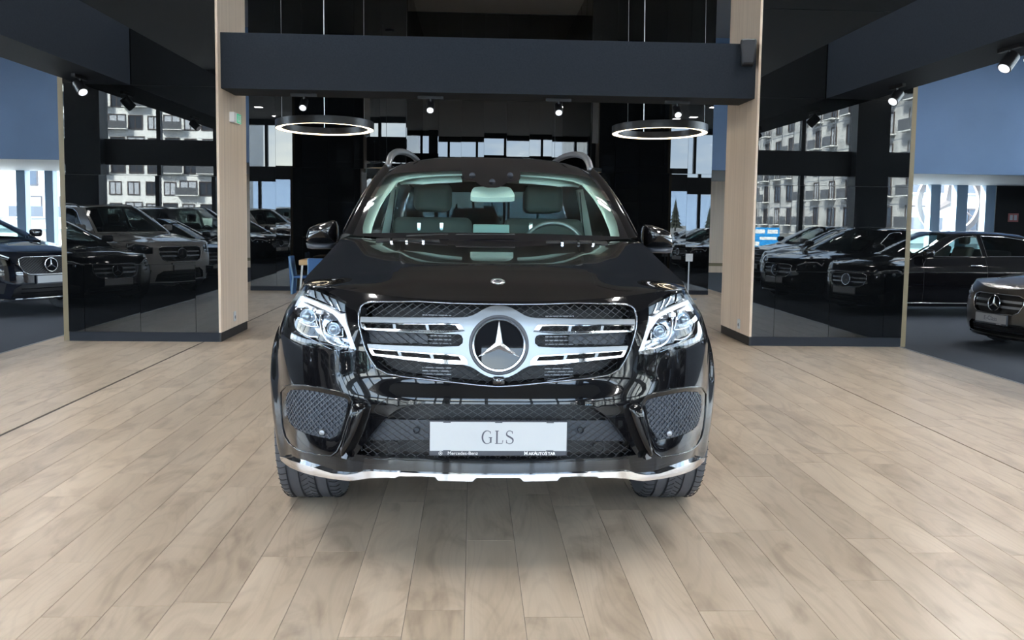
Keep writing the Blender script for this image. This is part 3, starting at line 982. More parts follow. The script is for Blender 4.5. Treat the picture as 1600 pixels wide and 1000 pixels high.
# main glass front behind the camera and side glazing
fw_ = MB().box(-XW, FAC_Y - 0.15, CARZ, XW, FAC_Y + 0.10, 0.15).box(-XW, FAC_Y - 0.15, 2.77, XW, FAC_Y + 0.10, 3.52).box(-XW, FAC_Y - 0.15, 5.35, XW, FAC_Y + 0.10, CEIL)
fac = struct(fw_.build('wall_south', M['frame']))
MUL = [-9.45 + 1.65 * k for k in range(6)] + [1.65 * k for k in range(7)]
xs = sorted(MUL + [-14.0, 14.0, -15.5, 15.5])
for x in xs:
    MB().box(x - 0.06, FAC_Y - 0.12, 0.15, x + 0.06, FAC_Y + 0.08, 2.77).build('mullion', M['frame'], fac)
    MB().box(x - 0.06, FAC_Y - 0.12, 3.52, x + 0.06, FAC_Y + 0.08, 5.35).build('mullion', M['frame'], fac)
for sg in (-1, 1):
    xc_ = -11.5 if sg < 0 else 11.9
    MB().box(xc_ - 0.5, FAC_Y - 0.15, CARZ, xc_ + 0.5, FAC_Y + 0.45, CEIL).build('column', M['frame'], fac)
for sx in (-2.0, 5.2):
    MB().box(sx - 0.22, FAC_Y + 0.1, 0.0, sx + 0.22, FAC_Y + 0.5, CEIL).build('column', M['frame'], fac)
xp = [-XW, -15.5, -14.0, -12.0, -11.0] + MUL + [11.4, 12.4, 14.0, 15.5, XW]
for i in range(len(xp) - 1):
    for za, zb_ in ((0.15, 2.77), (3.52, 5.35)):
        wi += 1
        struct(MB().box(xp[i], FAC_Y - 0.02, za, xp[i + 1], FAC_Y - 0.01, zb_).build('window_%d' % wi, M['pane']))
for sg, nm in ((-1, 'west'), (1, 'east')):
    a, b_ = sorted((sg * XW, sg * (XW + 0.2)))
    ye = 13.0 if sg < 0 else 20.35
    mb = MB().box(a, FAC_Y, CARZ, b_, YN, 0.15).box(a, FAC_Y, 2.77, b_, YN, 3.52).box(a, FAC_Y, 5.35, b_, YN, CEIL).box(a, ye, 0.15, b_, YN, 2.77).box(a, ye, 3.52, b_, YN, 5.35)
    wl = struct(mb.build('wall_' + nm, M['frame']))
    y = FAC_Y
    while y < ye - 0.01:
        MB().box(a, y - 0.06, 0.15, b_, y + 0.06, 2.77).build('mullion', M['frame'], wl)
        MB().box(a, y - 0.06, 3.52, b_, y + 0.06, 5.35).build('mullion', M['frame'], wl)
        y2 = min(ye, y + 2.1)
        for za, zb_ in ((0.15, 2.77), (3.52, 5.35)):
            wi += 1
            struct(MB().box((a + b_) / 2 - 0.005, y, za, (a + b_) / 2 + 0.005, y2, zb_).build('window_%d' % wi, M['pane']))
        y = y2

# ------------------------------------------------------------------ the black SUV in the middle
Y0 = 3.37
suv = thing('suv', 'large black SUV facing the camera with white GLS plate and chrome lower bumper strip', 'car', (0, Y0, 0))
OG = (0, Y0, 0)
B = Body(5.13, 0.965, 0.80, 0.55, 2.6, 3.0,
         pf=[(0.2, 0.04), (0.33, -0.016), (0.40, -0.012), (0.50, 0.0), (0.60, 0.012), (0.655, 0.014), (0.70, 0.030), (0.74, 0.043), (0.85, 0.056), (0.95, 0.072), (1.02, 0.095), (1.06, 0.13), (1.1, 0.16)],
         ps=[(0.2, 0.05), (0.34, 0.035), (0.5, 0.012), (0.65, 0.0), (0.86, 0.0), (0.95, 0.03), (1.05, 0.10), (1.15, 0.135), (1.25, 0.16)],
         pr=[(0.2, 0.08), (0.5, 0.0), (0.8, 0.02), (1.2, 0.08)],
         zc=[(0.0, 0.99), (0.08, 1.025), (0.12, 1.042), (0.3, 1.092), (0.6, 1.142), (1.0, 1.192), (1.45, 1.24), (1.8, 1.25), (5.2, 1.22)],
         drop=[(0.0, 0.03), (0.25, 0.03), (0.55, 0.072), (1.0, 0.045), (1.5, 0.0), (5.2, 0.0)], xd=0.84,
         arches=(0.98, 4.055), flare=0.042, Ra=0.47, fw=0.075,
         pc_=[(0.2, 0.04), (0.33, -0.016), (0.40, -0.012), (0.50, 0.002), (0.60, 0.016), (0.75, 0.030), (0.85, 0.042), (0.95, 0.065), (1.02, 0.09), (1.06, 0.125), (1.1, 0.15)])
fb = B.fn


def PX(pts, off=0.0):
    f = lambda a, b, o=0.0: fb(a, b, off)
    return [solve(f, u, v, (u - 780) * 0.0026, 1.04 - (v - 470) * 0.0025, OG) for u, v in pts]


def both(name, pts, mat, step=0.02, off=0.0, thick=0.0, holes=(), parent=None, fn=fb):
    """a part and its mirror image on the other side"""
    a = panel(name, fn, pts, [h for h in holes], step, mat, parent or suv, off, thick)
    b = panel(name, fn, mirrored(pts), [mirrored(h) for h in holes], step, mat, parent or suv, off, thick)
    return a, b


def half_full(pts):
    """outline half from the centre line round to the centre line again"""
    p = [(0.0, pts[0][1])] + pts[1:-1] + [(0.0, pts[-1][1])]
    return p + [(-a, b) for a, b in reversed(p[1:-1])]


GRILLE = half_full(PX([(782, 470), (745, 470), (710, 470.5), (655, 471), (600, 471.5), (580, 472), (570, 474), (563.5, 479), (561, 490), (561.5, 508), (566, 528), (571, 545), (577, 558), (588, 575), (605, 584), (630, 588.5), (670, 593), (710, 597.5), (750, 602), (782, 604)]))
INTAKE = half_full(PX([(782, 632), (740, 631.5), (700, 631), (661, 630.5), (643, 632.5), (627.5, 637), (616, 643), (603, 653), (586, 672), (573, 688), (557, 710), (590, 714), (668, 717), (720, 718), (782, 718.5)]))
LAMP = PX([(477.5, 445.5), (492, 448.5), (510.5, 454.7), (529, 464), (541, 471.5), (540.5, 488), (544, 508), (549.5, 527.5), (557, 546.5), (549.5, 550.5), (534, 551), (514.5, 544.5), (492.5, 534), (469, 526), (456, 519), (450, 510), (449.5, 497.5), (452.5, 480), (457.5, 469), (467.5, 454.5)])
RECESS = PX([(439, 612), (446, 604), (455, 601.5), (475, 602), (500, 605.5), (530, 612), (546, 618), (551, 628), (547, 648), (540, 672), (533, 694), (527, 706), (517, 713), (493, 710), (466, 703), (453, 694), (446, 683), (442, 668), (440, 650), (439, 629)])
VENT = PX([(447.5, 614.7), (454.5, 609.5), (474.6, 608.8), (498, 612.7), (524, 618), (541, 622.5), (543.8, 629), (540, 646), (533.4, 666.7), (525.6, 681), (517, 686), (498, 683), (476, 677), (460, 669), (451.5, 660), (447, 646), (446, 629)], -0.004)
BOTTOM = PX([(782, 741), (720, 740.5), (660, 739.5), (620, 738), (580, 736), (565, 737), (552, 740.5), (540, 741.5), (520, 739.5), (490, 730.5), (465, 722.5), (445, 716), (438, 713)])
SL = [(a, b) for a, b in BOTTOM]
S_DOOR = B.s_at(1.58)
S_A0 = B.s_at(0.98 - 0.445)
arch = [(q, z) for q, z in B.arch(0.98, 0.455, 0.40)]
left_half = [(0.0, SL[0][1])] + SL[1:]
left_half += [(-q, z) for q, z in arch if q > -left_half[-1][0] + 0.01]
sill = 0.30
left_half += [(-arch[-1][0], sill), (-S_DOOR, sill)]
top_s = np.concatenate([np.linspace(S_DOOR, B.s_at(0.5), 16), np.linspace(B.s_at(0.5), 0, 50)[1:]])
TOP = [(-q, B.ztop(q)) for q in top_s]
# the lamp's upper edge lies under the bonnet edge
def cap(poly, m=0.006):
    return [(a, min(b, B.ztop(a) - m)) for a, b in poly]
LAMP = cap(LAMP); GRILLE = cap(GRILLE, 0.010)
outline = left_half + TOP
outline = outline + [(-a, b) for a, b in reversed(outline[1:-1])]
panel('front_bumper', fb, outline, [GRILLE, INTAKE, LAMP, mirrored(LAMP), RECESS, mirrored(RECESS)], 0.02, M['paint'], suv)
for nm, pl, dp in (('grille_return', GRILLE, 0.06), ('intake_return', INTAKE, 0.07), ('lamp_return', LAMP, 0.09), ('lamp_return', mirrored(LAMP), 0.09)):
    flange(nm, fb, pl, dp, M['gloss_black'], suv)
# bonnet
cowl = [(x, 1.60 - 0.24 * (1 - (x / 0.80) ** 2)) for x in np.linspace(-0.80, 0.80, 33)]
front_edge = [tuple(fb(-q, B.ztop(q))[:2]) for q in top_s]
hood_out = [p for p in front_edge] + [(-x, l) for x, l in reversed(front_edge[:-1])]
hood_out = hood_out[::1]
hood_poly = hood_out + [(x, l) for x, l in reversed(cowl)]
def dome(x, l, off=0.0):
    p = B.lid(x, l, off)
    t = min(1, max(0, (l - 0.15) / 0.35)) * min(1, max(0, (1.62 - l) / 0.3))
    xc = 0.44 + 0.10 * (l - 0.5)
    r = (abs(x) - xc) / 0.07
    p[2] += 0.010 * t / (1 + math.exp(min(40, max(-40, 6 * r / 1.5)))) - 0.006 * t * math.exp(-((abs(x) - xc - 0.09) / 0.06) ** 2)
    return p
panel('bonnet', dome, hood_poly, (), 0.025, M['paint'], suv)
MB().tube([fb(-q, B.ztop(q), 0.0) + np.array((0, 0.003, -0.003)) for q in top_s if q < B.s_at(0.62)] + [fb(q, B.ztop(q), 0.0) + np.array((0, 0.003, -0.003)) for q in reversed(top_s) if q < B.s_at(0.62)], 0.004, 6).build('bonnet_edge', M['paint'], suv, smooth=True)
# sides and tail
S_END = B.S
arch2 = B.arch(4.055, 0.445, 0.40)
side = [(S_DOOR, sill)] + [(arch2[0][0], sill)] + arch2 + [(arch2[-1][0], sill), (S_END, 0.36)]
side += [(q, B.ztop(q)) for q in np.linspace(S_END, S_DOOR, 60)]
for sg in (1, -1):
    panel('body_side', fb, side if sg > 0 else mirrored(side), (), 0.05, M['paint'], suv)

for sg in (1, -1):
    for l_ in (1.62, 2.86, 3.72):
        z0_ = 0.42 if l_ < 3.5 else 0.86
        ribbon_line(fb, [(sg * B.s_at(l_), z0_), (sg * B.s_at(l_), B.ztop(B.s_at(l_)) - 0.02)], 0.003, 0.0006, 4, False, 0.06).build('door_seam', M['matt_black'], suv)
    for l_ in (2.68, 3.55):
        MB().tube([fb(sg * B.s_at(l_ + d_), 1.04, o_) for d_, o_ in ((-0.12, 0.006), (-0.08, 0.035), (0.08, 0.035), (0.12, 0.006))], 0.013, 8).build('door_handle', M['chrome'], suv, smooth=True)
    ribbon_line(fb, [(sg * B.s_at(1.50), 0.335), (sg * B.s_at(3.55), 0.335)], 0.02, 0.012, 8, False, 0.1, 0.6).build('sill_strip', M['alu'], suv)

# ---- chrome skid strip under the bumper
top_strip = PX([(782, 742), (720, 741.5), (660, 739.5), (620, 738), (580, 736), (565, 737), (552, 740.8), (540, 741.8), (520, 740), (490, 730.5), (465, 722.5), (447, 716), (437, 713.5)], 0.02)
low_strip = PX([(439, 720), (446, 726), (460, 733.5), (490, 743), (520, 748.5), (545, 751.5), (556, 750.5), (575, 747.2), (600, 746.3), (618, 746.8), (622, 744.2), (660, 744.2), (679.5, 745), (685, 751), (738, 752.3), (744, 746.6), (782, 746.6)], 0.02)
strip = half_full(top_strip + low_strip)
panel('lower_chrome_strip', fb, strip, (), 0.02, M['chrome'], suv, 0.02, 0.03)['label'] = 'bright chrome skid strip along the bumper foot'
lip_top = PX([(782, 722), (720, 721.5), (668, 720.5), (620, 719), (570, 716)], 0.005)
lip_bot = PX([(566, 736.5), (580, 735), (620, 737), (660, 738.5), (720, 740.5), (782, 741)], 0.005)
panel('lower_lip', fb, half_full(lip_top + lip_bot), (), 0.025, M['gloss_black'], suv, 0.006, 0.02)
# ---- lower intake
bz = lambda d: (lambda a, b, o=0.0: fb(a, b, o - d))
panel('intake_back', fb, INTAKE, (), 0.05, M['matt_black'], suv, -0.10)
tag(lattice(fb, INTAKE, 0.040, 0.0235, 0.0016, -0.03).build('intake_mesh', M['lattice'], suv), kind='stuff')
mid = half_full(PX([(782, 656), (700, 656), (603, 655), (595, 662), (583, 676), (573, 687), (668, 687), (782, 688)], -0.045))
panel('intake_crossbar', fb, mid, (), 0.05, M['grey_plastic'], suv, -0.045, 0.02)
tag(lattice(fb, mid, 0.040, 0.0235, 0.0035, -0.041).build('crossbar_relief', M['grey_plastic'], suv), kind='stuff')
for (u, v) in ((651, 672), (907, 672)):
    a, b = PX([(u, v)], -0.03)[0]
    p = fb(a, b, -0.03)
    MB().lathe([(0, 0.012), (0.009, 0.012), (0.012, 0.008), (0.012, -0.01)], 'y', 16, tuple(p)).build('parking_sensor', M['grey_plastic'], suv, smooth=True, angle=40).scale = (1, 1, 1)
for (u, v, rr) in ((614, 699, 0.021), (936, 699, 0.019)):
    a, b = PX([(u, v)], -0.035)[0]
    p = fb(a, b, -0.035)
    MB().lathe([(rr, -0.006), (rr * 1.25, -0.006), (rr * 1.25, 0.01), (rr, 0.01)], 'y', 20, tuple(p), closed=True).build('tow_eye_socket', M['matt_black'], suv, smooth=True, angle=40)
# tow flap lines
for sg in (1, -1):
    fl = PX([(616, 651), (600, 650), (589, 646), (584.5, 641), (588, 634), (597, 627), (607, 624), (620, 625), (632, 629), (637, 631)], 0.001)
    if sg < 0: fl = [(-a, b) for a, b in fl]
    ribbon_line(fb, fl, 0.0014, 0.0005).build('tow_flap_seam', M['matt_black'], suv)
# ---- grille
panel('grille_back', fb, GRILLE, (), 0.05, M['matt_black'], suv, -0.10)
tag(lattice(fb, GRILLE, 0.043, 0.026, 0.0016, -0.045).build('grille_mesh', M['lattice'], suv), kind='stuff')
shut = MB()
for v in (492, 524, 530, 536, 574, 579, 584, 590):
    p = PX([(660, v), (705, v + 1)], -0.085)
    for sg in (1, -1):
        shut.tube([fb(sg * a, b, -0.085) for a, b in p], 0.003, 4)
tag(shut.build('radiator_shutters', M['alu'], suv), kind='stuff')
for sg in (1, -1):
    for u0, v0, u1, v1 in ((563, 486, 700, 484), (568, 516, 668, 536)):
        q = PX([(u0, v0), (u1, v0 - 1), (u1, v1), (u0 + 4, v1)], -0.055)
        q = [(a * sg, b) for a, b in (q if sg > 0 else q[::-1])]
        if v0 > 500:
            panel('radiator_cover', fb, q, (), 0.05, M['grey_plastic'], suv, -0.06)
trim = GRILLE
ribbon_line(fb, trim, 0.0045, 0.0, closed=True).build('grille_surround', M['dark_chrome'], suv, smooth=True)
SLOT1 = PX([(568, 504), (690, 506), (713, 507), (719, 517), (690, 517), (571, 513)], 0.0)
SLOT2 = PX([(580, 544.5), (690, 553.5), (717.5, 555.5), (722.5, 565), (690, 562.7), (584, 553.5)], 0.0)
CEN = PX([(781.3, 539)], 0.0)[0]
cz = CEN[1]; pxm = 0.00246
circ = [(0.108 * math.cos(2 * PI * k / 48), cz + 0.108 * math.sin(2 * PI * k / 48)) for k in range(48)]
SILV = PX([(781, 477), (774, 477.3), (767, 478.7), (760, 481.2), (754, 484.2), (746, 489), (738, 493), (730, 495.2), (722, 496), (690, 496), (563.5, 495), (562.5, 503), (564.5, 512), (570, 515.5), (690, 521.3), (716, 522), (721, 524), (723.5, 529), (723, 536), (717, 541), (690, 542), (573.5, 537.5), (576.5, 547), (581, 555), (690, 568.5), (722, 569.8), (733, 572), (743, 577), (750, 582), (757, 586), (764, 589), (773, 590.7), (781, 591)], 0.0)
panel('grille_bars', fb, half_full(SILV), [SLOT1, SLOT2, mirrored(SLOT1), mirrored(SLOT2), circ], 0.02, M['silver'], suv, 0.0, 0.010)['label'] = 'satin silver twin louvres with round badge housing'
L1 = PX([(563.5, 503.3), (690, 504.8), (716, 505.8), (721, 509), (726, 517.5), (690, 520.8), (570, 514.8), (565.5, 511.5)], 0.008)
L2 = PX([(576.5, 544.5), (690, 552.8), (718, 554.8), (724, 557), (729.5, 563), (730, 569.8), (690, 568), (582, 555.3), (578, 550)], 0.008)
both('chrome_louvre', L1, M['chrome'], 0.02, 0.006, 0.009, [PX([(568.5, 505.2), (690, 507), (712, 507.8), (717.5, 516), (690, 516.2), (571.5, 512.5)], 0.006)])
both('chrome_louvre', L2, M['chrome'], 0.02, 0.006, 0.009, [PX([(581, 545.6), (690, 554.4), (716.5, 556.4), (721, 563.5), (690, 561.8), (585.5, 552.6)], 0.006)])
for pts in ([(613, 505), (618, 505), (619, 514), (615, 514)], [(664, 506), (669, 506), (671, 516), (667, 516)], [(620, 547), (626, 547.5), (628, 557), (624, 557)], [(670, 551), (676, 551.5), (678, 561), (674, 561)]):
    both('louvre_post', PX(pts), M['silver'], 0.02, 0.001, 0.02)
pc = fb(0.0, cz, 0.0)
e = 0.02
tilt = (fb(0, cz + e)[1] - fb(0, cz - e)[1]) / (2 * e)
ca = 1 / math.hypot(1, tilt)
def bplace(x, z, o):
    return (x, pc[1] + z * tilt * ca - o * ca, cz + z * ca + o * tilt * ca)
MB().add([bplace(q * math.cos(2 * PI * i / 48), q * math.sin(2 * PI * i / 48), o) for i in range(48) for q, o in ((0.100, -0.012), (0.103, 0.004), (0.113, 0.008), (0.116, 0.001))],
         [(i * 4 + k, ((i + 1) % 48) * 4 + k, ((i + 1) % 48) * 4 + k + 1, i * 4 + k + 1) for i in range(48) for k in range(3)]).build('badge_bezel', M['plate_frame'], suv, smooth=True)
badge(suv, lambda x, z, o: bplace(x, z, o + 0.002), 0.0985)
p = PX([(781.5, 594.5)], 0.01)[0]
q = fb(p[0], p[1], 0.0)
cp = rounded_box(-0.024, q[1] - 0.02, q[2] - 0.018, 0.024, q[1] + 0.03, q[2] + 0.014, 0.008).build('camera_pod', M['gloss_black'], suv, smooth=True)
MB().lathe([(0, -0.006), (0.007, -0.003), (0.010, -0.001), (0.011, 0.004)], 'y', 16, (0, q[1] - 0.022, q[2])).build('camera_lens', M['dark_chrome'], cp, smooth=True)
# bonnet roundel
bl = solve(lambda x, l, o=0.0: dome(x, l), 780.5, 440.5, 0, 0.35, OG)
bp_ = dome(0, bl[1]); e = 0.01
sl = (dome(0, bl[1] + e)[2] - dome(0, bl[1] - e)[2]) / (2 * e); cb = 1 / math.hypot(1, sl)
def hplace(x, z, o):
    return (x, bp_[1] + z * cb - o * sl * cb, bp_[2] + z * sl * cb + o * cb)
MB().add([hplace(q * math.cos(2 * PI * i / 32), q * math.sin(2 * PI * i / 32), o) for i in range(32) for q, o in ((0.030, 0.001), (0.028, 0.006), (0.022, 0.006), (0.020, 0.004))],
         [(i * 4 + k, ((i + 1) % 32) * 4 + k, ((i + 1) % 32) * 4 + k + 1, i * 4 + k + 1) for i in range(32) for k in range(3)]).build('bonnet_roundel_ring', M['chrome'], suv, smooth=True)
MB().add([hplace(0, 0, 0.005)] + [hplace(0.021 * math.cos(2 * PI * i / 24), 0.021 * math.sin(2 * PI * i / 24), 0.004) for i in range(24)], [(0, 1 + i, 1 + (i + 1) % 24) for i in range(24)]).build('bonnet_roundel', M['silver'], suv)
star_mesh(MB(), 0.018, 0.003, 0.002, lambda x, z, o: hplace(x, z, 0.006 + o)).build('bonnet_star', M['print_grey'], suv)

# ---- side vents, frames and fins
def loft(fn, A, offA, Bp, offB, step=0.02):
    n = 80
    def even(p):
        p = [np.array(q) for q in p] + [np.array(p[0])]
        d = np.concatenate([[0], np.cumsum([np.hypot(*(p[i + 1] - p[i])) for i in range(len(p) - 1)])])
        t = np.linspace(0, d[-1], n, endpoint=False)
        return [(np.interp(q, d, [k[0] for k in p]), np.interp(q, d, [k[1] for k in p])) for q in t]
    a = even(A); b = even(Bp)
    j = min(range(n), key=lambda j: sum(np.hypot(a[i][0] - b[(i + j) % n][0], a[i][1] - b[(i + j) % n][1]) for i in range(0, n, 8)))
    b = b[j:] + b[:j]
    rings = []
    for t in (0, 0.25, 0.6, 1):
        rings.append([fn(a[i][0] * (1 - t) + b[i][0] * t, a[i][1] * (1 - t) + b[i][1] * t, offA + (offB - offA) * t ** 2.0) for i in range(n)])
    vs = [p for r_ in rings for p in r_]
    return MB().add(vs, [(k * n + i, k * n + (i + 1) % n, (k + 1) * n + (i + 1) % n, (k + 1) * n + i) for k in range(3) for i in range(n)])
for sg in (1, -1):
    rec = RECESS if sg > 0 else mirrored(RECESS); ven = VENT if sg > 0 else mirrored(VENT)
    loft(fb, rec, 0.0, ven, -0.006).build('vent_frame', M['paint'], suv, smooth=True, angle=60)
    ribbon_line(fb, rec, 0.0035, 0.0015, 6, True, 0.02).build('vent_bead', M['paint'], suv, smooth=True)
    panel('vent_back', fb, ven, (), 0.05, M['grey_plastic'], suv, -0.009)
    tag(lattice(fb, ven, 0.030, 0.0225, 0.0030, -0.0055).build('vent_mesh', M['grey_plastic'], suv), kind='stuff')
    sn = PX([(504, 675)], -0.004)[0]
    pp = fb(sn[0] * sg, sn[1], -0.003)
    MB().lathe([(0, -0.014), (0.010, -0.013), (0.013, -0.008), (0.013, 0.01)], 'y', 16, tuple(pp)).build('parking_sensor', M['alu'], suv, smooth=True, angle=40)
    fin = PX([(552, 631), (560, 629), (574, 632), (569, 650), (560, 674), (549, 697), (538, 713), (532, 714), (536, 696), (543, 672), (549, 650)], 0.02)
    fin = fin if sg > 0 else mirrored(fin)
    fc = (sum(p[0] for p in fin) / len(fin), sum(p[1] for p in fin) / len(fin))
    rings = []
    fs_ = resample(smooth_poly(fin, 1), 0.012)
    for k_, of_ in ((1.0, -0.01), (1.0, 0.022), (0.93, 0.034), (0.75, 0.042), (0.4, 0.046)):
        rings.append([fb(fc[0] + (a - fc[0]) * k_, fc[1] + (b - fc[1]) * (0.25 + 0.75 * k_), of_) for a, b in fs_])
    nf_ = len(fs_)
    MB().add([p for r_ in rings for p in r_], [(k * nf_ + i, k * nf_ + (i + 1) % nf_, (k + 1) * nf_ + (i + 1) % nf_, (k + 1) * nf_ + i) for k in range(4) for i in range(nf_)] + [tuple(range(4 * nf_, 5 * nf_))]).build('air_fin', M['paint'], suv, smooth=True, angle=70)
    sh = PX([(531, 700), (535, 697), (543, 712), (541, 718), (533, 716)], 0.03)
    panel('fin_foot', fb, sh if sg > 0 else mirrored(sh), (), 0.02, M['dark_chrome'], suv, 0.028, 0.02)

# ---- headlamps
def CR_(pts): return [(430 + a / 7.694, 430 + b / 7.694) for a, b in pts]
def lampfn(q, z, off=0.0): return fb(q, z, off)
for sg in (1, -1):
    def LP(pts, off):
        p = cap(PX(CR_(pts), off), 0.012)
        return p if sg > 0 else mirrored(p)
    lamp_p = LAMP if sg > 0 else mirrored(LAMP)
    h = panel('headlamp', fb, lamp_p, (), 0.03, M['lens'], suv, 0.001)
    panel('lamp_housing', fb, lamp_p, (), 0.03, M['dark_chrome'], h, -0.085)
    brow = LP([(290, 242), (330, 255), (400, 282), (500, 322), (620, 372), (720, 425), (780, 468), (838, 458), (850, 540), (870, 610), (905, 690), (940, 790), (968, 870), (960, 890), (912, 886), (885, 800), (860, 720), (825, 630), (790, 585), (745, 520), (690, 465), (600, 418), (480, 368), (390, 330), (300, 300)], -0.02)
    panel('light_guide', fb, brow, (), 0.02, M['light_guide'], h, -0.02, 0.012)['label'] = 'white running light band'
    panel('corner_reflector', fb, LP([(210, 335), (280, 250), (300, 292), (238, 375)], -0.02), (), 0.02, M['light_guide'], h, -0.02, 0.01)
    panel('upper_reflector', fb, LP([(300, 308), (335, 312), (450, 385), (438, 418), (335, 392), (252, 388)], -0.03), (), 0.02, M['light_guide'], h, -0.03, 0.01)
    panel('upper_reflector', fb, LP([(490, 415), (560, 425), (552, 470), (490, 455)], -0.03), (), 0.02, M['light_guide'], h, -0.03, 0.01)
    for pts in ([(262, 392), (238, 430), (228, 500), (240, 590), (275, 655), (340, 705), (430, 742), (512, 745)], [(548, 470), (546, 570), (566, 680), (615, 775), (690, 828), (790, 858), (882, 866)], [(455, 400), (490, 500), (512, 610)], [(300, 545), (350, 590), (430, 615), (512, 620)], [(590, 600), (610, 690), (680, 735), (815, 738), (812, 640)]):
        ribbon_line(fb, LP(pts, -0.03), 0.0055 if len(pts) > 5 else 0.003, -0.03).build('light_loop', M['chrome'], h, smooth=True)
    for (cx_, cy_, r_) in ((375, 495, 0.027), (690, 645, 0.022)):
        a, b = PX(CR_([(cx_, cy_)]), -0.045)[0]
        c = fb(a * sg, b, -0.05)
        lb = bmesh.new(); bmesh.ops.create_uvsphere(lb, u_segments=20, v_segments=12, radius=r_)
        mb = MB(); lb.verts.index_update(); mb.add([v.co + Vector(c) for v in lb.verts], [[v.index for v in f.verts] for f in lb.faces]); lb.free()
        pj = mb.build('projector', M['lamp_ball'], h, smooth=True)
        MB().lathe([(r_ * 0.95, -0.012), (r_ * 1.35, -0.02), (r_ * 1.5, 0.0), (r_ * 1.0, 0.01)], 'y', 24, tuple(c), closed=True).build('projector_ring', M['chrome'], pj, smooth=True, angle=40)
    up_ = [(305, 205), (380, 150), (480, 184), (560, 214), (650, 258), (740, 298), (836, 345)]
    dn_ = [(835, 438), (790, 425), (700, 372), (635, 338), (500, 284), (400, 240), (312, 222)]
    bd_ = panel('indicator_band', fb, LP(up_ + dn_, -0.03), (), 0.02, M['cell'], h, -0.03, 0.008)
    for k_ in range(1, 6):
        f_ = k_ / 6
        def at_(p): 
            q = f_ * (len(p) - 1); i0 = int(q); return (p[i0][0] + (p[min(i0 + 1, len(p) - 1)][0] - p[i0][0]) * (q - i0), p[i0][1] + (p[min(i0 + 1, len(p) - 1)][1] - p[i0][1]) * (q - i0))
        ribbon_line(fb, LP([at_(up_), at_(dn_[::-1])], -0.028), 0.0035, -0.026, 5).build('indicator_rib', M['chrome'], h)

# ---- number plate
pl = [PX([(u, v)], 0.03)[0] for u, v in ((673, 656), (888, 656), (888, 713), (672, 711))]
zt = (pl[0][1] + pl[1][1]) / 2; zb = (pl[2][1] + pl[3][1]) / 2
yp = fb(0, (zt + zb) / 2, 0.03)[1]
hw = 0.262
fr = rounded_box(-hw, yp - 0.004, zb, hw, yp + 0.016, zt, 0.004, 2).build('plate_holder', M['plate_frame'], suv, smooth=False)
zs = zb + (zt - zb) * 0.155
pw = MB().box(-hw + 0.003, yp - 0.008, zs, hw - 0.003, yp - 0.003, zt - 0.003).build('number_plate', M['white_plate'], fr)
for x in (-0.195, 0.0, 0.195):
    MB().box(x - 0.014, yp - 0.010, zt - 0.006, x + 0.014, yp, zt).build('plate_clip', M['plate_frame'], fr)
    if x: MB().box(x - 0.014, yp - 0.010, zs - 0.002, x + 0.014, yp, zs + 0.003).build('plate_clip', M['plate_frame'], fr)
fx = Matrix.Translation((0, yp - 0.0085, 0)) @ Matrix.Rotation(PI / 2, 4, 'X')
letters('Mercedes-Benz', 'lettering', 0.0185, M['print_white'], fr, Matrix.Translation((-0.135, yp - 0.0045, (zb + zs) / 2)) @ Matrix.Rotation(PI / 2, 4, 'X'))
letters('M', 'lettering', 0.0185, M['print_white'], fr, Matrix.Translation((0.105, yp - 0.0045, (zb + zs) / 2)) @ Matrix.Rotation(PI / 2, 4, 'X'), bold=0.0006)
x_ = 0.1175
for t_, big in (('AK', 0), ('A', 1), ('UTO', 0), ('S', 1), ('TAR', 0)):
    w_ = len(t_) * (0.0118 if big else 0.0098)
    letters(t_, 'lettering', 0.0185 if big else 0.015, M['print_white'], fr, Matrix.Translation((x_ + w_ / 2 - 0.002, yp - 0.0045, (zb + zs) / 2 - (0 if big else 0.001))) @ Matrix.Rotation(PI / 2, 4, 'X'), bold=0.0006)
    x_ += w_
badge_c = (-0.219, yp - 0.0045, (zb + zs) / 2)
MB().lathe([(0.0060, -0.0005), (0.0072, -0.0005), (0.0072, 0.0005), (0.0060, 0.0005)], 'y', 20, badge_c, closed=True).build('printed_ring', M['print_white'], fr)
star_mesh(MB(), 0.0062, 0.0012, 0.0004, lambda x, z, o: (badge_c[0] + x, badge_c[1] - o, badge_c[2] + z)).build('printed_star', M['print_white'], fr)


def stroke(mb, pts, widths, y, th=0.0012):
    n = len(pts); vs = []
    for i in range(n):
        a = np.array(pts[max(0, i - 1)]); b = np.array(pts[min(n - 1, i + 1)]); t = b - a; t = t / (np.hypot(*t) + 1e-9)
        nn = np.array((-t[1], t[0])) * widths[i] / 2
        p = np.array(pts[i])
        for q in (p + nn, p - nn):
            vs += [(q[0], y - th, q[1]), (q[0], y, q[1])]
    fs = []
    for i in range(n - 1):
        a = i * 4; b = a + 4
        fs += [(a, a + 2, b + 2, b), (a, b, b + 1, a + 1), (a + 2, a + 3, b + 3, b + 2)]
    fs += [(0, 1, 3, 2), ((n - 1) * 4, (n - 1) * 4 + 2, (n - 1) * 4 + 3, (n - 1) * 4 + 1)]
    mb.add(vs, fs)


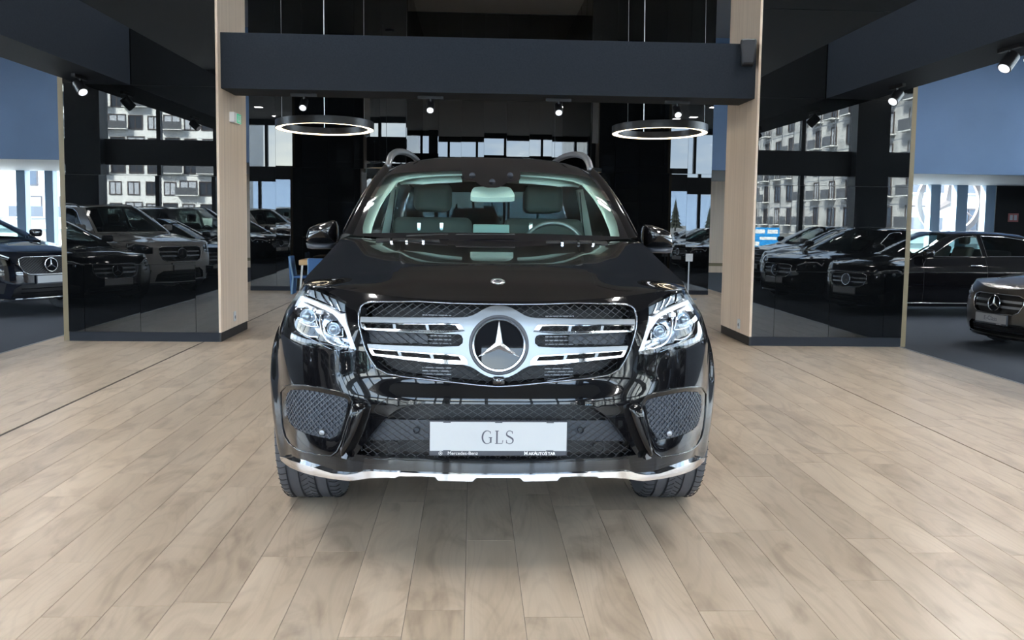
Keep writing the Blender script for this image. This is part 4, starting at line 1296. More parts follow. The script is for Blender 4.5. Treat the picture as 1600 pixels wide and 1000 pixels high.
def serif_letters(parent, cx_, cz_, h, y, mat):
    th, tk = h * 0.048, h * 0.13
    def arc(c, rx, rz, a0, a1, n=26):
        return [(c[0] + rx * math.cos(R(a0 + (a1 - a0) * i / (n - 1))), c[1] + rz * math.sin(R(a0 + (a1 - a0) * i / (n - 1)))) for i in range(n)]
    g = MB(); c = (cx_ - h * 0.86, cz_)
    p = arc(c, h * 0.36, h * 0.5, 50, 318, 36)
    stroke(g, p, [th + (tk - th) * max(0, -math.cos(R(50 + 268 * i / 35))) ** 1.2 for i in range(36)], y)
    stroke(g, [(c[0] + h * 0.235, cz_ + h * 0.45), (c[0] + h * 0.245, cz_ + h * 0.27)], [th, th], y)
    stroke(g, [(c[0] + h * 0.27, cz_ - h * 0.42), (c[0] + h * 0.27, cz_ - h * 0.02)], [tk * 0.9] * 2, y)
    stroke(g, [(c[0] + h * 0.12, cz_ - h * 0.02), (c[0] + h * 0.38, cz_ - h * 0.02)], [th] * 2, y)
    g.build('letter_g', mat, parent)
    g = MB(); x0 = cx_ - h * 0.12
    stroke(g, [(x0, cz_ - h * 0.48), (x0, cz_ + h * 0.48)], [tk * 0.9] * 2, y)
    stroke(g, [(x0 - h * 0.14, cz_ + h * 0.485), (x0 + h * 0.14, cz_ + h * 0.485)], [th] * 2, y)
    stroke(g, [(x0 - h * 0.14, cz_ - h * 0.485), (x0 + h * 0.40, cz_ - h * 0.485), (x0 + h * 0.46, cz_ - h * 0.24)], [th] * 3, y)
    g.build('letter_l', mat, parent)
    g = MB(); x0 = cx_ + h * 0.84
    p = arc((x0, cz_ + h * 0.26), h * 0.23, h * 0.24, 35, 215, 18)
    q = arc((x0, cz_ - h * 0.25), h * 0.26, h * 0.25, 40, -150, 18)
    p = p[:-1] + [(x0 - h * 0.12, cz_ + h * 0.09), (x0 + h * 0.04, cz_ + h * 0.0), (x0 + h * 0.16, cz_ - h * 0.07)] + q[1:]
    n = len(p)
    stroke(g, p, [th + (tk - th) * math.exp(-((i - n / 2) / 6.5) ** 2) for i in range(n)], y)
    stroke(g, [(x0 + h * 0.205, cz_ + h * 0.47), (x0 + h * 0.205, cz_ + h * 0.28)], [th] * 2, y)
    stroke(g, [(x0 - h * 0.235, cz_ - h * 0.22), (x0 - h * 0.235, cz_ - h * 0.46)], [th] * 2, y)
    g.build('letter_s', mat, parent)


serif_letters(pw, 0.0, (zs + zt) / 2 - 0.004, 0.050, yp - 0.0080, M['print_grey'])

# ---- wheels
for (x, y, sg) in ((-0.845, 0.98, -1), (0.845, 0.98, 1), (-0.845, 4.055, -1), (0.845, 4.055, 1)):
    wheel_parts(suv, x, y, 0.39, 0.29, sg, 5, M['dark_chrome'], tread=(y < 2))
for sg in (1, -1):
    for la in (0.98, 4.055):
        w_ = MB()
        n = 18
        vs = []
        for i in range(n + 1):
            a = R(-15 + 210 * i / n)
            for x in (0.94, 0.60):
                vs.append((sg * x, la + 0.45 * math.cos(a), 0.39 + 0.45 * math.sin(a)))
        w_.add(vs, [(2 * i, 2 * i + 1, 2 * i + 3, 2 * i + 2) for i in range(n)])
        w_.build('wheel_arch_liner', M['matt_black'], suv, smooth=True)
MB().box(-0.60, 0.25, 0.33, 0.60, 4.9, 0.42).build('underbody', M['matt_black'], suv)
MB().box(-0.72, 0.35, 0.42, 0.72, 1.35, 0.86).build('engine_block_cover', M['matt_black'], suv)

# ---- windscreen, pillars, roof
def wsfn(u, v, off=0.0):
    b = np.array((0.775 * u, 1.34 + 0.26 * u * u, 1.235 + 0.02 * u * u))
    t = np.array((0.650 * u, 2.16 + 0.20 * u * u, 1.722 - 0.075 * u ** 4))
    p = b * (1 - v) + t * v
    k = 0.035 * 4 * v * (1 - v) + off
    return p + np.array((0, -0.5, 0.86)) * k


def WS(pts, off=0.0):
    f = lambda a, b, o=0.0: wsfn(a, b, off)
    return [solve(f, u, v, (u - 767) / 190.0, (375 - v) / 110.0, OG) for u, v in pts]


gl_half = WS([(767, 363.5), (690, 363.2), (600, 364), (567, 364.5), (566.5, 355), (570, 343), (581.6, 315), (588, 302), (596, 288), (602, 279), (608, 274), (617, 271.3), (660, 269), (721, 266.8), (723, 278.5), (728.5, 281.3), (735, 282), (742, 283), (747, 287), (751.5, 290), (757, 292), (762, 293.2), (767, 293.2)])
gl = half_full(gl_half)
frit = [(-1, 0.0), (1, 0.0), (1, 1.0), (-1, 1.0)]
wsp = panel('windscreen', wsfn, gl, (), 0.06, M['windscreen'], suv, 0.0)
fr_out = [(-1 + 2 * i / 20, 0.0) for i in range(20)] + [(1, i / 10) for i in range(10)] + [(1 - 2 * i / 20, 1.0) for i in range(20)] + [(-1, 1 - i / 10) for i in range(10)]
gl2 = [(a, min(b, 0.985)) for a, b in gl]
panel('windscreen_frit', wsfn, fr_out, [gl2], 0.06, M['gloss_black'], wsp, 0.0)
for u, v in ((738, 276), (797, 276), (769, 286)):
    a, b = WS([(u, v)], -0.006)[0]
    c = wsfn(a, b, 0.002)
    MB().lathe([(0, 0.004), (0.016, 0.003), (0.018, -0.004)], 'y', 14, tuple(c)).build('rain_sensor', M['plate_frame'], wsp, smooth=True)


def outer_a(t, sg):
    """outer edge of the A pillar, t 0..1 from mirror foot to roof"""
    p0, p1, p2 = np.array((0.838, 1.64, 1.245)), np.array((0.775, 2.04, 1.52)), np.array((0.676, 2.56, 1.705))
    p = p0 * (1 - t) ** 2 + p1 * 2 * t * (1 - t) + p2 * t * t
    return p * np.array((sg, 1, 1))


for sg in (1, -1):
    vs = []; n = 20; m_ = 6
    for i in range(n + 1):
        t = i / n
        a = wsfn(sg * 0.985, t, 0.0); b = outer_a(t, sg)
        for k in range(m_ + 1):
            f = k / m_
            p = a * (1 - f) + b * f + np.array((sg * 0.35, -0.25, 0.75)) * 0.020 * 4 * f * (1 - f) * (1 if f < 1 else 0)
            vs.append(p)
    MB().add(vs, [(i * (m_ + 1) + k, i * (m_ + 1) + k + 1, (i + 1) * (m_ + 1) + k + 1, (i + 1) * (m_ + 1) + k) for i in range(n) for k in range(m_)]).build('windscreen_pillar', M['paint'], suv, smooth=True)
ROOF_L = 4.85


def rooffn(u, v, off=0.0):
    au = abs(u); v = max(0.0, v)
    f = wsfn(min(1, au) * (1 if u >= 0 else -1), 1.0)
    if au > 1:   # out to the roof rail edge
        o = outer_a(1.0, 1 if u > 0 else -1); k = (au - 1) / 0.1
        f = f * (1 - k) + o * k
    r_ = np.array((0.60 * u / 1.0 if au <= 1 else (1 if u > 0 else -1) * (0.60 + 0.06 * (au - 1) / 0.1), ROOF_L - 0.12 * u * u, 1.70 - 0.07 * min(1.2, u * u)))
    p = f * (1 - v) + r_ * v
    bulge = 0.045 * math.sin(PI * min(1, v * 1.15) ** 0.7 if v < 0.87 else PI) if v < 0.87 else 0
    p[2] += bulge * (1 - 0.25 * u * u) + off
    return p


ro = [(-1.1 + 2.2 * i / 24, 0.0) for i in range(24)] + [(1.1, i / 24) for i in range(24)] + [(1.1 - 2.2 * i / 24, 1.0) for i in range(24)] + [(-1.1, 1 - i / 24) for i in range(24)]
panel('roof', rooffn, ro, (), 0.05, M['paint'], suv)
# roof rails
for sg in (1, -1):
    pts = [(sg * x, l, z) for x, l, z in ((0.657, 2.47, 1.675), (0.650, 2.57, 1.750), (0.637, 2.78, 1.795), (0.620, 3.1, 1.824), (0.606, 3.5, 1.842), (0.596, 4.0, 1.850), (0.586, 4.4, 1.845), (0.58, 4.65, 1.82), (0.58, 4.75, 1.69))]
    pts = smooth_poly(pts, 2, closed=False)
    MB().tube(pts, 0.022, 10).build('roof_rail', M['alu'], suv, smooth=True)
# side glass, rear glass
def belt(l): return 1.215 + 0.0 * l
def sidefn(sg):
    def f(l, z, off=0.0):
        t = (l - 1.64) / (2.56 - 1.64)
        xb = 0.838 + 0.02 * min(1, max(0, (l - 1.64) / 0.8)) - 0.05 * max(0, (l - 4.2) / 0.8)
        x = xb - 0.36 * (z - 1.245) - 0.05 * (z - 1.245) ** 2
        return np.array((sg * (x + off), l, z))
    return f
for sg in (1, -1):
    f = sidefn(sg)
    top = [(2.56 + 2.25 * i / 10, 1.705 + 0.02 * math.sin(PI * i / 10) - 0.03 * (i / 10) ** 2) for i in range(11)]
    apil = [(outer_a(i / 8, 1)[1], outer_a(i / 8, 1)[2]) for i in range(9)]
    outl = [(1.64, 1.20)] + apil + top[1:] + [(5.02, 1.20)]
    w1 = [(1.86, 1.26), (2.36, 1.56), (2.62, 1.645), (2.78, 1.65), (2.78, 1.26)]
    w2 = [(2.90, 1.26), (2.90, 1.65), (3.72, 1.65), (3.78, 1.26)]
    w3 = [(3.90, 1.26), (3.86, 1.64), (4.55, 1.60), (4.72, 1.30), (4.70, 1.26)]
    fl_ = sg < 0
    panel('window_frame', f, outl, [w1, w2, w3], 0.06, M['paint'], suv, 0.0, flip=(sg > 0))
    for w in (w1, w2, w3):
        panel('side_window', f, w, (), 0.08, M['car_glass'], suv, -0.004, flip=(sg > 0))
vs = []
for i in range(9):
    u = -1 + i / 4
    vs += [rooffn(u * 1.1, 1.0), np.array((0.80 * u, 5.05 - 0.03 * u * u, 1.20))]
MB().add(vs, [(2 * i, 2 * i + 1, 2 * i + 3, 2 * i + 2) for i in range(8)]).build('rear_window', M['car_glass'], suv, smooth=True)

# ---- cabin
cb = suv
trim_p = WS([(565, 366), (569, 343), (581, 314), (595, 287), (606, 272), (617, 269.5), (721, 265), (767, 264), (767, 270), (721, 272), (660, 275), (636, 278), (622, 283), (604, 305), (594, 322), (588, 336), (582, 352), (579, 366)], -0.05)
panel('pillar_trim', wsfn, half_full([(0, 0)] + trim_p[0:0] + [trim_p[12]] + trim_p[13:] + trim_p[:11] + [trim_p[11]]) if False else trim_p, (), 0.05, M['cream_trim'], cb, -0.05, 0.01)
panel('pillar_trim', wsfn, mirrored(trim_p), (), 0.05, M['cream_trim'], cb, -0.05, 0.01)
vis = WS([(623, 282.5), (634, 277.5), (720, 275.5), (722, 281.5), (660, 285), (626, 285.5)], -0.10)
panel('sun_visor', wsfn, vis, (), 0.05, M['cream_trim'], cb, -0.10, 0.015)
panel('sun_visor', wsfn, mirrored(vis), (), 0.05, M['cream_trim'], cb, -0.10, 0.015)
mir = WS([(735, 307.5), (736, 300), (739, 294), (744, 291.5), (790, 291.5), (797, 293), (801, 298), (804, 304), (804, 308), (780, 308.5), (750, 308.5)], -0.07)
panel('rear_view_mirror', wsfn, smooth_poly(mir, 1), (), 0.05, M['cream_trim'], cb, -0.07, 0.03)
for sg in (1, -1):
    ys = 3.02 + Y0
    q = [on_plane(u, v, 1, ys) for u, v in ((596, 367), (610, 367), (614, 330), (622, 292), (613, 291), (604, 328))]
    mb = MB()
    mb.prism([(p[0], p[2]) for p in q], lambda x, z: (abs(x) * sg, 3.02, z), lambda x, z: (abs(x) * sg, 3.12, z)).build('centre_pillar', M['cream_trim'], cb)
    bz_ = [on_plane(u, v, 1, ys - 0.1) for u, v in ((618, 296), (613, 340), (609, 367))]
    MB().tube([(abs(p[0]) * sg, 2.94, p[2]) for p in bz_], 0.012, 6, flat=0.3).build('seat_belt', M['cabin_light'], cb)
    rounded_box(sg * 0.80 - 0.02, 2.90, 1.44, sg * 0.80 + 0.02, 2.96, 1.50, 0.01).build('belt_anchor', M['cream_trim'], cb)
    seat(cb, sg * 0.38, 2.55, 0.62, 0.54, M['cabin_light'], 0.66)
    seat(cb, sg * 0.42, 3.55, 0.66, 0.52, M['cabin'], 0.62)
dash = MB()
vs = []
for i in range(13):
    u = -1 + i / 6
    for (l, z) in ((1.36 + 0.24 * u * u, 1.215), (1.55 + 0.2 * u * u, 1.225), (1.75 + 0.1 * u * u, 1.215), (1.86, 1.15), (1.84, 0.7)):
        vs.append((0.80 * u, l, z))
dash.add(vs, [(i * 5 + k, i * 5 + k + 1, (i + 1) * 5 + k + 1, (i + 1) * 5 + k) for i in range(12) for k in range(4)]).build('dashboard', M['cabin'], cb, smooth=True)
scr = [on_plane(u, v, 1, Y0 + 1.80) for u, v in ((739, 363), (796, 363), (796, 351), (739, 351))]
rounded_box(scr[0][0], 1.80, 1.20, scr[1][0], 1.83, scr[2][2], 0.008).build('display_screen', principled('teal_grey_screen_back', (0.16, 0.24, 0.24), 0.4), cb, smooth=True)
for u in (655, 690, 829, 836):
    if u == 836: continue
    p = on_plane(u, 354, 1, Y0 + 2.72)
    MB().box(p[0] - 0.011, 2.70, p[2] - 0.025, p[0] + 0.011, 2.72, p[2] + 0.025).build('headrest_post', M['chrome'], cb)
sw = on_plane(866, 372, 1, Y0 + 2.0)
MB().tube([(sw[0] + 0.19 * math.cos(2 * PI * k / 40), 2.0 + 0.08 * math.sin(2 * PI * k / 40), 1.165 + 0.17 * math.sin(2 * PI * k / 40)) for k in range(40)], 0.014, 8, True).build('steering_wheel', M['alu'], cb, smooth=True)
MB().box(-0.78, 1.8, 0.55, 0.78, 4.8, 0.60).build('cabin_floor', M['cabin'], cb)
hl = lambda u, v, off=0.0: rooffn(u, v, off - 0.02)
panel('headlining', hl, [(-1.02, 0.02), (1.02, 0.02), (1.02, 0.95), (-1.02, 0.95)], (), 0.1, M['cabin_light'], cb, 0.0, flip=True)
# ---- bonnet vents, wipers, mirrors
for sg in (1, -1):
    f = lambda x, l, o=0.0: dome(x, l, 0.0)
    c4 = [solve(f, u, v, (u - 767) / 290, 1.3, OG) for u, v in ((587, 378.5), (687, 378), (685, 373.5), (588, 373.5))]
    c4 = c4 if sg > 0 else mirrored(c4)
    vt = panel('bonnet_vent', dome, c4, (), 0.04, M['matt_black'], suv, 0.004, 0.004)
    for u in (611, 635, 661):
        q = [solve(f, a, b, (a - 767) / 290, 1.3, OG) for a, b in ((u - 1.5, 379), (u + 2, 379), (u + 2, 373), (u - 1.5, 373))]
        q = q if sg > 0 else mirrored(q)
        panel('vent_rib', dome, q, (), 0.04, M['chrome'], vt, 0.010, 0.008)
    w0 = solve(lambda a, b, o=0.0: wsfn(a, b, 0.02), 640, 366, -0.7, 0.04, OG)
for nm, a, b in (('wiper', (712, 368), (805, 366.5)), ('wiper', (635, 370), (700, 366))):
    p = [solve(lambda q, w, o=0.0: wsfn(q, w, 0.02), u, v, (u - 767) / 190, 0.02, OG) for u, v in (a, b)]
    P3 = [wsfn(p[0][0], p[0][1], 0.025), (wsfn(p[0][0], p[0][1], 0.02) + wsfn(p[1][0], p[1][1], 0.02)) / 2 + np.array((0, -0.004, 0.003)), wsfn(p[1][0], p[1][1], 0.02)]
    MB().tube(P3, [0.004, 0.005, 0.004], 6).build(nm, M['matt_black'], suv, smooth=True)
for sg in (1, -1):
    ym = 5.10
    px_ = [(478, 379), (478, 370), (480.5, 359), (486, 354.5), (497, 350), (510, 346.3), (519, 344.3), (523, 345), (525.5, 351), (526.5, 365), (525.5, 376), (524, 379.5)]
    lo_ = [(478, 379.5), (524, 380), (521.5, 387), (516, 389), (488, 389), (480, 387.5)]
    for nm, pts, mt in (('door_mirror', px_, M['paint']), ('mirror_underside', lo_, M['grey_plastic'])):
        q = [on_plane(u, v, 1, ym) for u, v in pts]
        q = [(abs(p[0]), p[2]) for p in q]
        if nm == 'door_mirror':
            q = smooth_poly(q, 2)
        cx_ = sum(p[0] for p in q) / len(q); cz_ = sum(p[1] for p in q) / len(q)
        n = len(q); vs = []
        rings = ((0.05, -0.088), (0.35, -0.082), (0.62, -0.066), (0.82, -0.044), (0.95, -0.018), (1.0, 0.01), (1.0, 0.06), (0.93, 0.10)) if nm == 'door_mirror' else ((0.3, -0.07), (0.75, -0.055), (0.95, -0.02), (1.0, 0.01), (0.98, 0.08))
        for k, dy in rings:
            for x, z in q:
                wx = min(1.0, 0.25 + 0.75 * ((x - 0.88) / 0.17)) if nm == 'door_mirror' else 1
                vs.append((sg * (cx_ + (x - cx_) * k), ym - Y0 + dy, cz_ + (z - cz_) * k))
        nr = len(rings)
        fs = [(r_ * n + i, r_ * n + (i + 1) % n, (r_ + 1) * n + (i + 1) % n, (r_ + 1) * n + i) for r_ in range(nr - 1) for i in range(n)]
        fs += [tuple(range(n)), tuple(range((nr - 1) * n, nr * n))]
        MB().add(vs, fs).build(nm, mt, suv, smooth=True, angle=60)
    MB().tube([(sg * 0.90, ym - Y0 + 0.04, 1.185), (sg * 0.84, ym - Y0 + 0.02, 1.175), (sg * 0.80, ym - Y0 + 0.0, 1.17)], [0.02, 0.022, 0.03], 8).build('mirror_arm', M['gloss_black'], suv, smooth=True)

# ================================================================== the other cars in the hall
def make_car(name, label, sp, paint, loc=(0, 0, 0), rz=0.0, group=None):
    root = thing(name, label, 'car', loc, rz, group)
    b = Body(**sp['body']); f = b.fn; r = sp['r']
    A1, A2 = sp['body']['arches']; Ra = sp['body']['Ra']; sill = sp['sill']
    sa = lambda l: b.s_at(l)
    GR, LA, INK, VE = sp['grille'], sp['lamp'], sp['intake'], sp['vent']
    full = lambda p: p + [(-x, z) for x, z in reversed([q for q in p if q[0] > 1e-6])]
    g, ik = full(GR), full(INK)
    zlow = sill - 0.04
    half = [(0, zlow)] + [(q, zlow) for q in np.linspace(0.1, sa(A1 - Ra) - 0.02, 8)] + b.arch(A1, Ra, sill) + [(sa((A1 + A2) / 2), sill)] + b.arch(A2, Ra, sill) + [(b.S - 0.3, sill), (b.S, sill)]
    top = [(q, b.ztop(q)) for q in np.linspace(b.S, 0, 110)]
    tl_half = sp['tail']
    outl = half + top
    outl = outl + [(-x, z) for x, z in reversed(outl) if 1e-6 < x < b.S - 1e-6] if False else outl
    lampR = [(x, min(z, b.ztop(x) - 0.01)) for x, z in LA]
    for sg in (1, -1):
        o = outl if sg > 0 else mirrored(outl)
        gh = [(0, GR[0][1])] + GR[1:]
        holes = [lampR if sg > 0 else mirrored(lampR), VE if sg > 0 else mirrored(VE)]
        # grille and intake reach the centre line, so they are notched out of the outline
        notch = [(0, zlow)]
        seq = [(0, INK[-1][1])] + list(reversed(INK))[1:] if INK[-1][0] < 1e-6 else [(0, INK[-1][1])] + list(reversed(INK))
        seq2 = [(0, GR[-1][1])] + [q for q in reversed(GR) if q[0] > 1e-6] + [(0, GR[0][1])]
        seq1 = [(0, INK[-1][1])] + [q for q in reversed(INK) if q[0] > 1e-6] + [(0, INK[0][1])]
        oo = outl + list(reversed(seq2)) + list(reversed(seq1))
        oo = oo if sg > 0 else mirrored(oo)
        panel('body_shell', f, oo, holes, 0.05, paint, root)
    for pl in (g, ik): flange('opening_return', f, pl, 0.05, M['gloss_black'], root, 0.04)
    cb_ = sp['cowl_bow']; a_l, a_z = sp['a_base']
    edge = [tuple(f(q, b.ztop(q))[:2]) for q in np.linspace(sa(a_l), 0, 40)]
    xs_ = edge[0][0]
    cowl_ = [(x, a_l - cb_ * (1 - (x / xs_) ** 2)) for x in np.linspace(-xs_, xs_, 20)]
    hood = [(-x, l) for x, l in edge] + [(x, l) for x, l in reversed(edge[:-1])] + list(reversed(cowl_[1:-1]))
    def dm(x, l, off=0.0):
        p = b.lid(x, l, off); t = min(1, max(0, (l - 0.1) / 0.4))
        p[2] += 0.012 * t / (1 + math.exp(min(40, (abs(x) - 0.42) / 0.02)))
        return p
    panel('bonnet', dm, hood, (), 0.05, paint, root)
    if sp.get('deck'):
        dl = sp['deck']
        e2 = [tuple(f(q, b.ztop(q))[:2]) for q in np.linspace(sa(dl), b.S, 26)]
        poly = e2 + [(-x, l) for x, l in reversed(e2) if x > 1e-6]
        panel('boot_lid', lambda x, l, off=0.0: b.lid(x, l, off), poly, (), 0.06, paint, root)
    # greenhouse
    rf, rr_, rb = sp['roof_front'], sp['roof_rear'], sp['rear_base']
    xbelt = lambda l: float(f(sa(l), b.ztop(sa(l)))[0]) - 0.012
    zb_ = lambda l: float(b.ztop(sa(l)))
    xr = sp['xr']
    def side(sg):
        def s_(l, z, off=0.0):
            q = max(a_l, min(rb[0], l)); z0 = zb_(q) - 0.01; x0 = xbelt(q)
            k = max(0, (z - z0) / (rf[1] - a_z))
            return np.array((sg * (x0 - (x0 - xr) * k ** 1.15 + off), l, z))
        return s_
    ap = [(a_l + (rf[0] - a_l) * t, a_z - 0.03 + (rf[1] - a_z + 0.03) * (t ** 0.9)) for t in np.linspace(0, 1, 8)]
    rt = [(rf[0] + (rr_[0] - rf[0]) * t, rf[1] + (rr_[1] - rf[1]) * t + sp['arc'] * 4 * t * (1 - t)) for t in np.linspace(0, 1, 10)][1:]
    cp_ = [(rr_[0] + (rb[0] - rr_[0]) * t, rr_[1] + (rb[1] - rr_[1]) * (t ** 1.1)) for t in np.linspace(0, 1, 8)][1:]
    lowr = [(l, zb_(l) - 0.03) for l in np.linspace(rb[0], a_l, 12)][1:-1]
    gout = ap + rt + cp_ + lowr
    for sg in (1, -1):
        fs_ = side(sg)
        panel('window_frame', fs_, gout, sp['windows'], 0.07, paint, root, 0.0, flip=(sg > 0))
        for w in sp['windows']:
            panel('side_window', fs_, w, (), 0.12, M['car_glass_clear' if w is sp['windows'][0] else 'car_glass'], root, -0.004, flip=(sg > 0))
            ribbon_line(fs_, w, 0.006, 0.004, 5, True, 0.06).build('chrome_strip', M['chrome'], root)
    base = lambda u: np.array((u * xbelt(a_l), a_l - cb_ * (1 - u * u), a_z - 0.012 + 0.01 * (1 - u * u)))
    topc = lambda u: np.array((u * xr, rf[0] - 0.16 * (1 - u * u), rf[1] + sp['crown'] * (1 - u ** 4)))
    ws = lambda u, v, off=0.0: base(u) * (1 - v) + topc(u) * v + np.array((0, -0.4, 0.9)) * (0.02 * 4 * v * (1 - v) + off)
    sq = [(-1 + 2 * i / 10, 0.0) for i in range(10)] + [(1, i / 5) for i in range(5)] + [(1 - 2 * i / 10, 1.0) for i in range(10)] + [(-1, 1 - i / 5) for i in range(5)]
    panel('windscreen', ws, [(u * 0.95, 0.04 + v * 0.92) for u, v in sq], (), 0.1, M['car_glass_clear'], root, 0.003)
    panel('windscreen_frame', ws, sq, [[(u * 0.94, 0.05 + v * 0.90) for u, v in sq]], 0.1, paint, root)
    rend = lambda u: np.array((u * xr, rr_[0] + 0.10 * (1 - u * u), rr_[1] + sp['crown'] * (1 - u ** 4)))
    rbase = lambda u: np.array((u * xbelt(rb[0]), rb[0] + 0.06 * (1 - u * u), rb[1] - 0.01))
    def roof(u, v, off=0.0):
        p = topc(u) * (1 - v) + rend(u) * v
        p[2] += sp['arc'] * 4 * v * (1 - v) + off
        return p
    panel('roof', roof, sq, (), 0.1, paint, root)
    rw = lambda u, v, off=0.0: rend(u) * (1 - v) + rbase(u) * v + np.array((0, 0.4, 0.9)) * off
    panel('rear_window', rw, sq, (), 0.12, M['car_glass'], root, 0.0)
    # nose
    panel('grille_back', f, g, (), 0.08, M['matt_black'], root, -0.05)
    if sp.get('bars', True):
        z0, z1 = GR[-1][1], GR[0][1]
        for t in (0.38, 0.66):
            z = z0 + (z1 - z0) * t
            xm = max(q[0] for q in GR) * (0.93 if t > 0.5 else 0.9)
            panel('grille_bar', f, [(-xm, z - 0.014), (xm, z - 0.014), (xm, z + 0.014), (-xm, z + 0.014)], (), 0.06, M['silver'], root, -0.012, 0.02)
    else:
        tag(lattice(f, g, 0.05, 0.036, 0.004, -0.02, step=0.01).build('grille_studs', M['lattice'], root), kind='stuff')
    ribbon_line(f, g, 0.007, 0.0, 5, True, 0.04).build('grille_surround', M['chrome'], root, smooth=True)
    zc_ = (GR[0][1] + GR[-1][1]) / 2 + 0.01; c0 = f(0, zc_, 0.012)
    badge(root, lambda x, z, o: (x, c0[1] - o + 0.1 * z, zc_ + z), sp['badge'])
    panel('intake_back', f, ik, (), 0.08, M['matt_black'], root, -0.05)
    zi = (INK[0][1] + INK[-1][1]) / 2
    for dz in (-0.03, 0.03):
        panel('intake_slat', f, [(-0.45, zi + dz - 0.006), (0.45, zi + dz - 0.006), (0.45, zi + dz + 0.006), (-0.45, zi + dz + 0.006)], (), 0.08, M['gloss_black'], root, -0.02, 0.02)
    panel('chin_strip', f, [(-sa(A1 - Ra) + 0.1, zlow + 0.005), (sa(A1 - Ra) - 0.1, zlow + 0.005), (sa(A1 - Ra) - 0.1, zlow + 0.03), (-sa(A1 - Ra) + 0.1, zlow + 0.03)], (), 0.06, M['chrome' if sp.get('chrome_chin') else 'gloss_black'], root, 0.012, 0.02)
    for sg in (1, -1):
        la = lampR if sg > 0 else mirrored(lampR); ve = VE if sg > 0 else mirrored(VE)
        h = panel('headlamp', f, la, (), 0.06, M['lens'], root, 0.0)
        panel('lamp_housing', f, la, (), 0.06, M['dark_chrome'], h, -0.05)
        cx_ = sum(p[0] for p in la) / len(la); cz_ = sum(p[1] for p in la) / len(la)
        br = [(cx_ + (x - cx_) * 0.92, cz_ + (z - cz_) * 0.86) for x, z in la]
        hi = [p for p in br if p[1] > cz_ - 0.01]
        hi = sorted(hi)
        ribbon_line(f, hi, 0.011, -0.012, 6, False, 0.04).build('light_guide', M['light_guide'], h, smooth=True)
        for dx in (-0.09, 0.07):
            c = f(cx_ + dx, cz_ - 0.008, -0.03)
            lb = bmesh.new(); bmesh.ops.create_icosphere(lb, subdivisions=2, radius=0.035); lb.verts.index_update()
            MB().add([v.co + Vector(c) for v in lb.verts], [[v.index for v in q.verts] for q in lb.faces]).build('projector', M['lamp_ball'], h, smooth=True); lb.free()
        panel('vent_back', f, ve, (), 0.08, M['matt_black'], root, -0.04)
        flange('vent_return', f, ve, 0.04, M['gloss_black'], root, 0.05)
        tl = tl_half if sg > 0 else mirrored(tl_half)
        panel('tail_lamp', f, [(b.S * (1 if sg > 0 else -1) + (q[0]), q[1]) for q in tl], (), 0.06, M['tail_red'], root, 0.008, 0.012)
    # plate
    zp = (GR[-1][1] + INK[0][1]) / 2 - 0.005
    yp_ = f(0, zp, 0.0)[1]
    ph = MB().box(-0.262, yp_ - 0.03, zp - 0.068, 0.262, yp_ - 0.012, zp + 0.06).build('plate_holder', M['plate_frame'], root)
    MB().box(-0.256, yp_ - 0.034, zp - 0.050, 0.256, yp_ - 0.030, zp + 0.055).build('number_plate', M['white_plate'] if sp.get('white_plate', True) else M['print_grey'], ph)
    root['plate_y'] = float(yp_ - 0.0345); root['plate_z'] = float(zp)
    # wheels, arches, mirrors, doors, cabin
    xw = b.half - 0.125
    for la in (A1, A2):
        for sg in (-1, 1):
            wheel_parts(root, sg * xw, la, r, 0.24, sg, 10 if sp.get('spokes') else 5, M['dark_chrome'])
            vs = []
            for i in range(13):
                a = R(-12 + 204 * i / 12)
                for x in (b.half - 0.03, b.half - 0.36):
                    vs.append((sg * x, la + (Ra + 0.005) * math.cos(a), sp['body']['wz'] + (Ra + 0.005) * math.sin(a)))
            MB().add(vs, [(2 * i, 2 * i + 1, 2 * i + 3, 2 * i + 2) for i in range(12)]).build('wheel_arch_liner', M['matt_black'], root, smooth=True)
    MB().box(-0.55, 0.3, sill - 0.04, 0.55, b.length - 0.3, sill + 0.06).build('underbody', M['matt_black'], root)
    MB().box(-b.half + 0.10, A1 + Ra, sill - 0.02, b.half - 0.10, A2 - Ra, sill + 0.08).build('cabin_floor', M['matt_black'], root)
    lm, zm = a_l + 0.28, a_z + 0.03
    for sg in (1, -1):
        xm = xbelt(lm)
        rounded_box(min(sg * (xm + 0.05), sg * (xm + 0.23)), lm - 0.07, zm, max(sg * (xm + 0.05), sg * (xm + 0.23)), lm + 0.07, zm + 0.13, 0.04).build('door_mirror', paint, root, smooth=True)
        MB().tube([(sg * (xm - 0.04), lm + 0.02, zm - 0.01), (sg * (xm + 0.08), lm + 0.02, zm + 0.03)], 0.02, 6).build('mirror_arm', M['gloss_black'], root)
        for l in sp['seams']:
            zt = zb_(l) - 0.01
            pts = [(sg * sa(l), sill + 0.06), (sg * sa(l), zt)]
            ribbon_line(f, pts, 0.0025, 0.0006, 4, False, 0.06).build('door_seam', M['matt_black'], root)
        for l in sp['handles']:
            z = zb_(l) - 0.12
            c = [f(sg * sa(l - 0.10), z, 0.012), f(sg * sa(l - 0.05), z, 0.03), f(sg * sa(l + 0.05), z, 0.03), f(sg * sa(l + 0.10), z, 0.012)]
            MB().tube(c, 0.012, 6).build('door_handle', M['chrome'] if sp.get('chrome_trim') else paint, root, smooth=True)
        if sp.get('chrome_trim'):
            ribbon_line(f, [(sg * sa(A1 + Ra + 0.06), sill + 0.05), (sg * sa(A2 - Ra - 0.06), sill + 0.05)], 0.009, 0.006, 5, False, 0.1).build('sill_strip', M['chrome'], root)
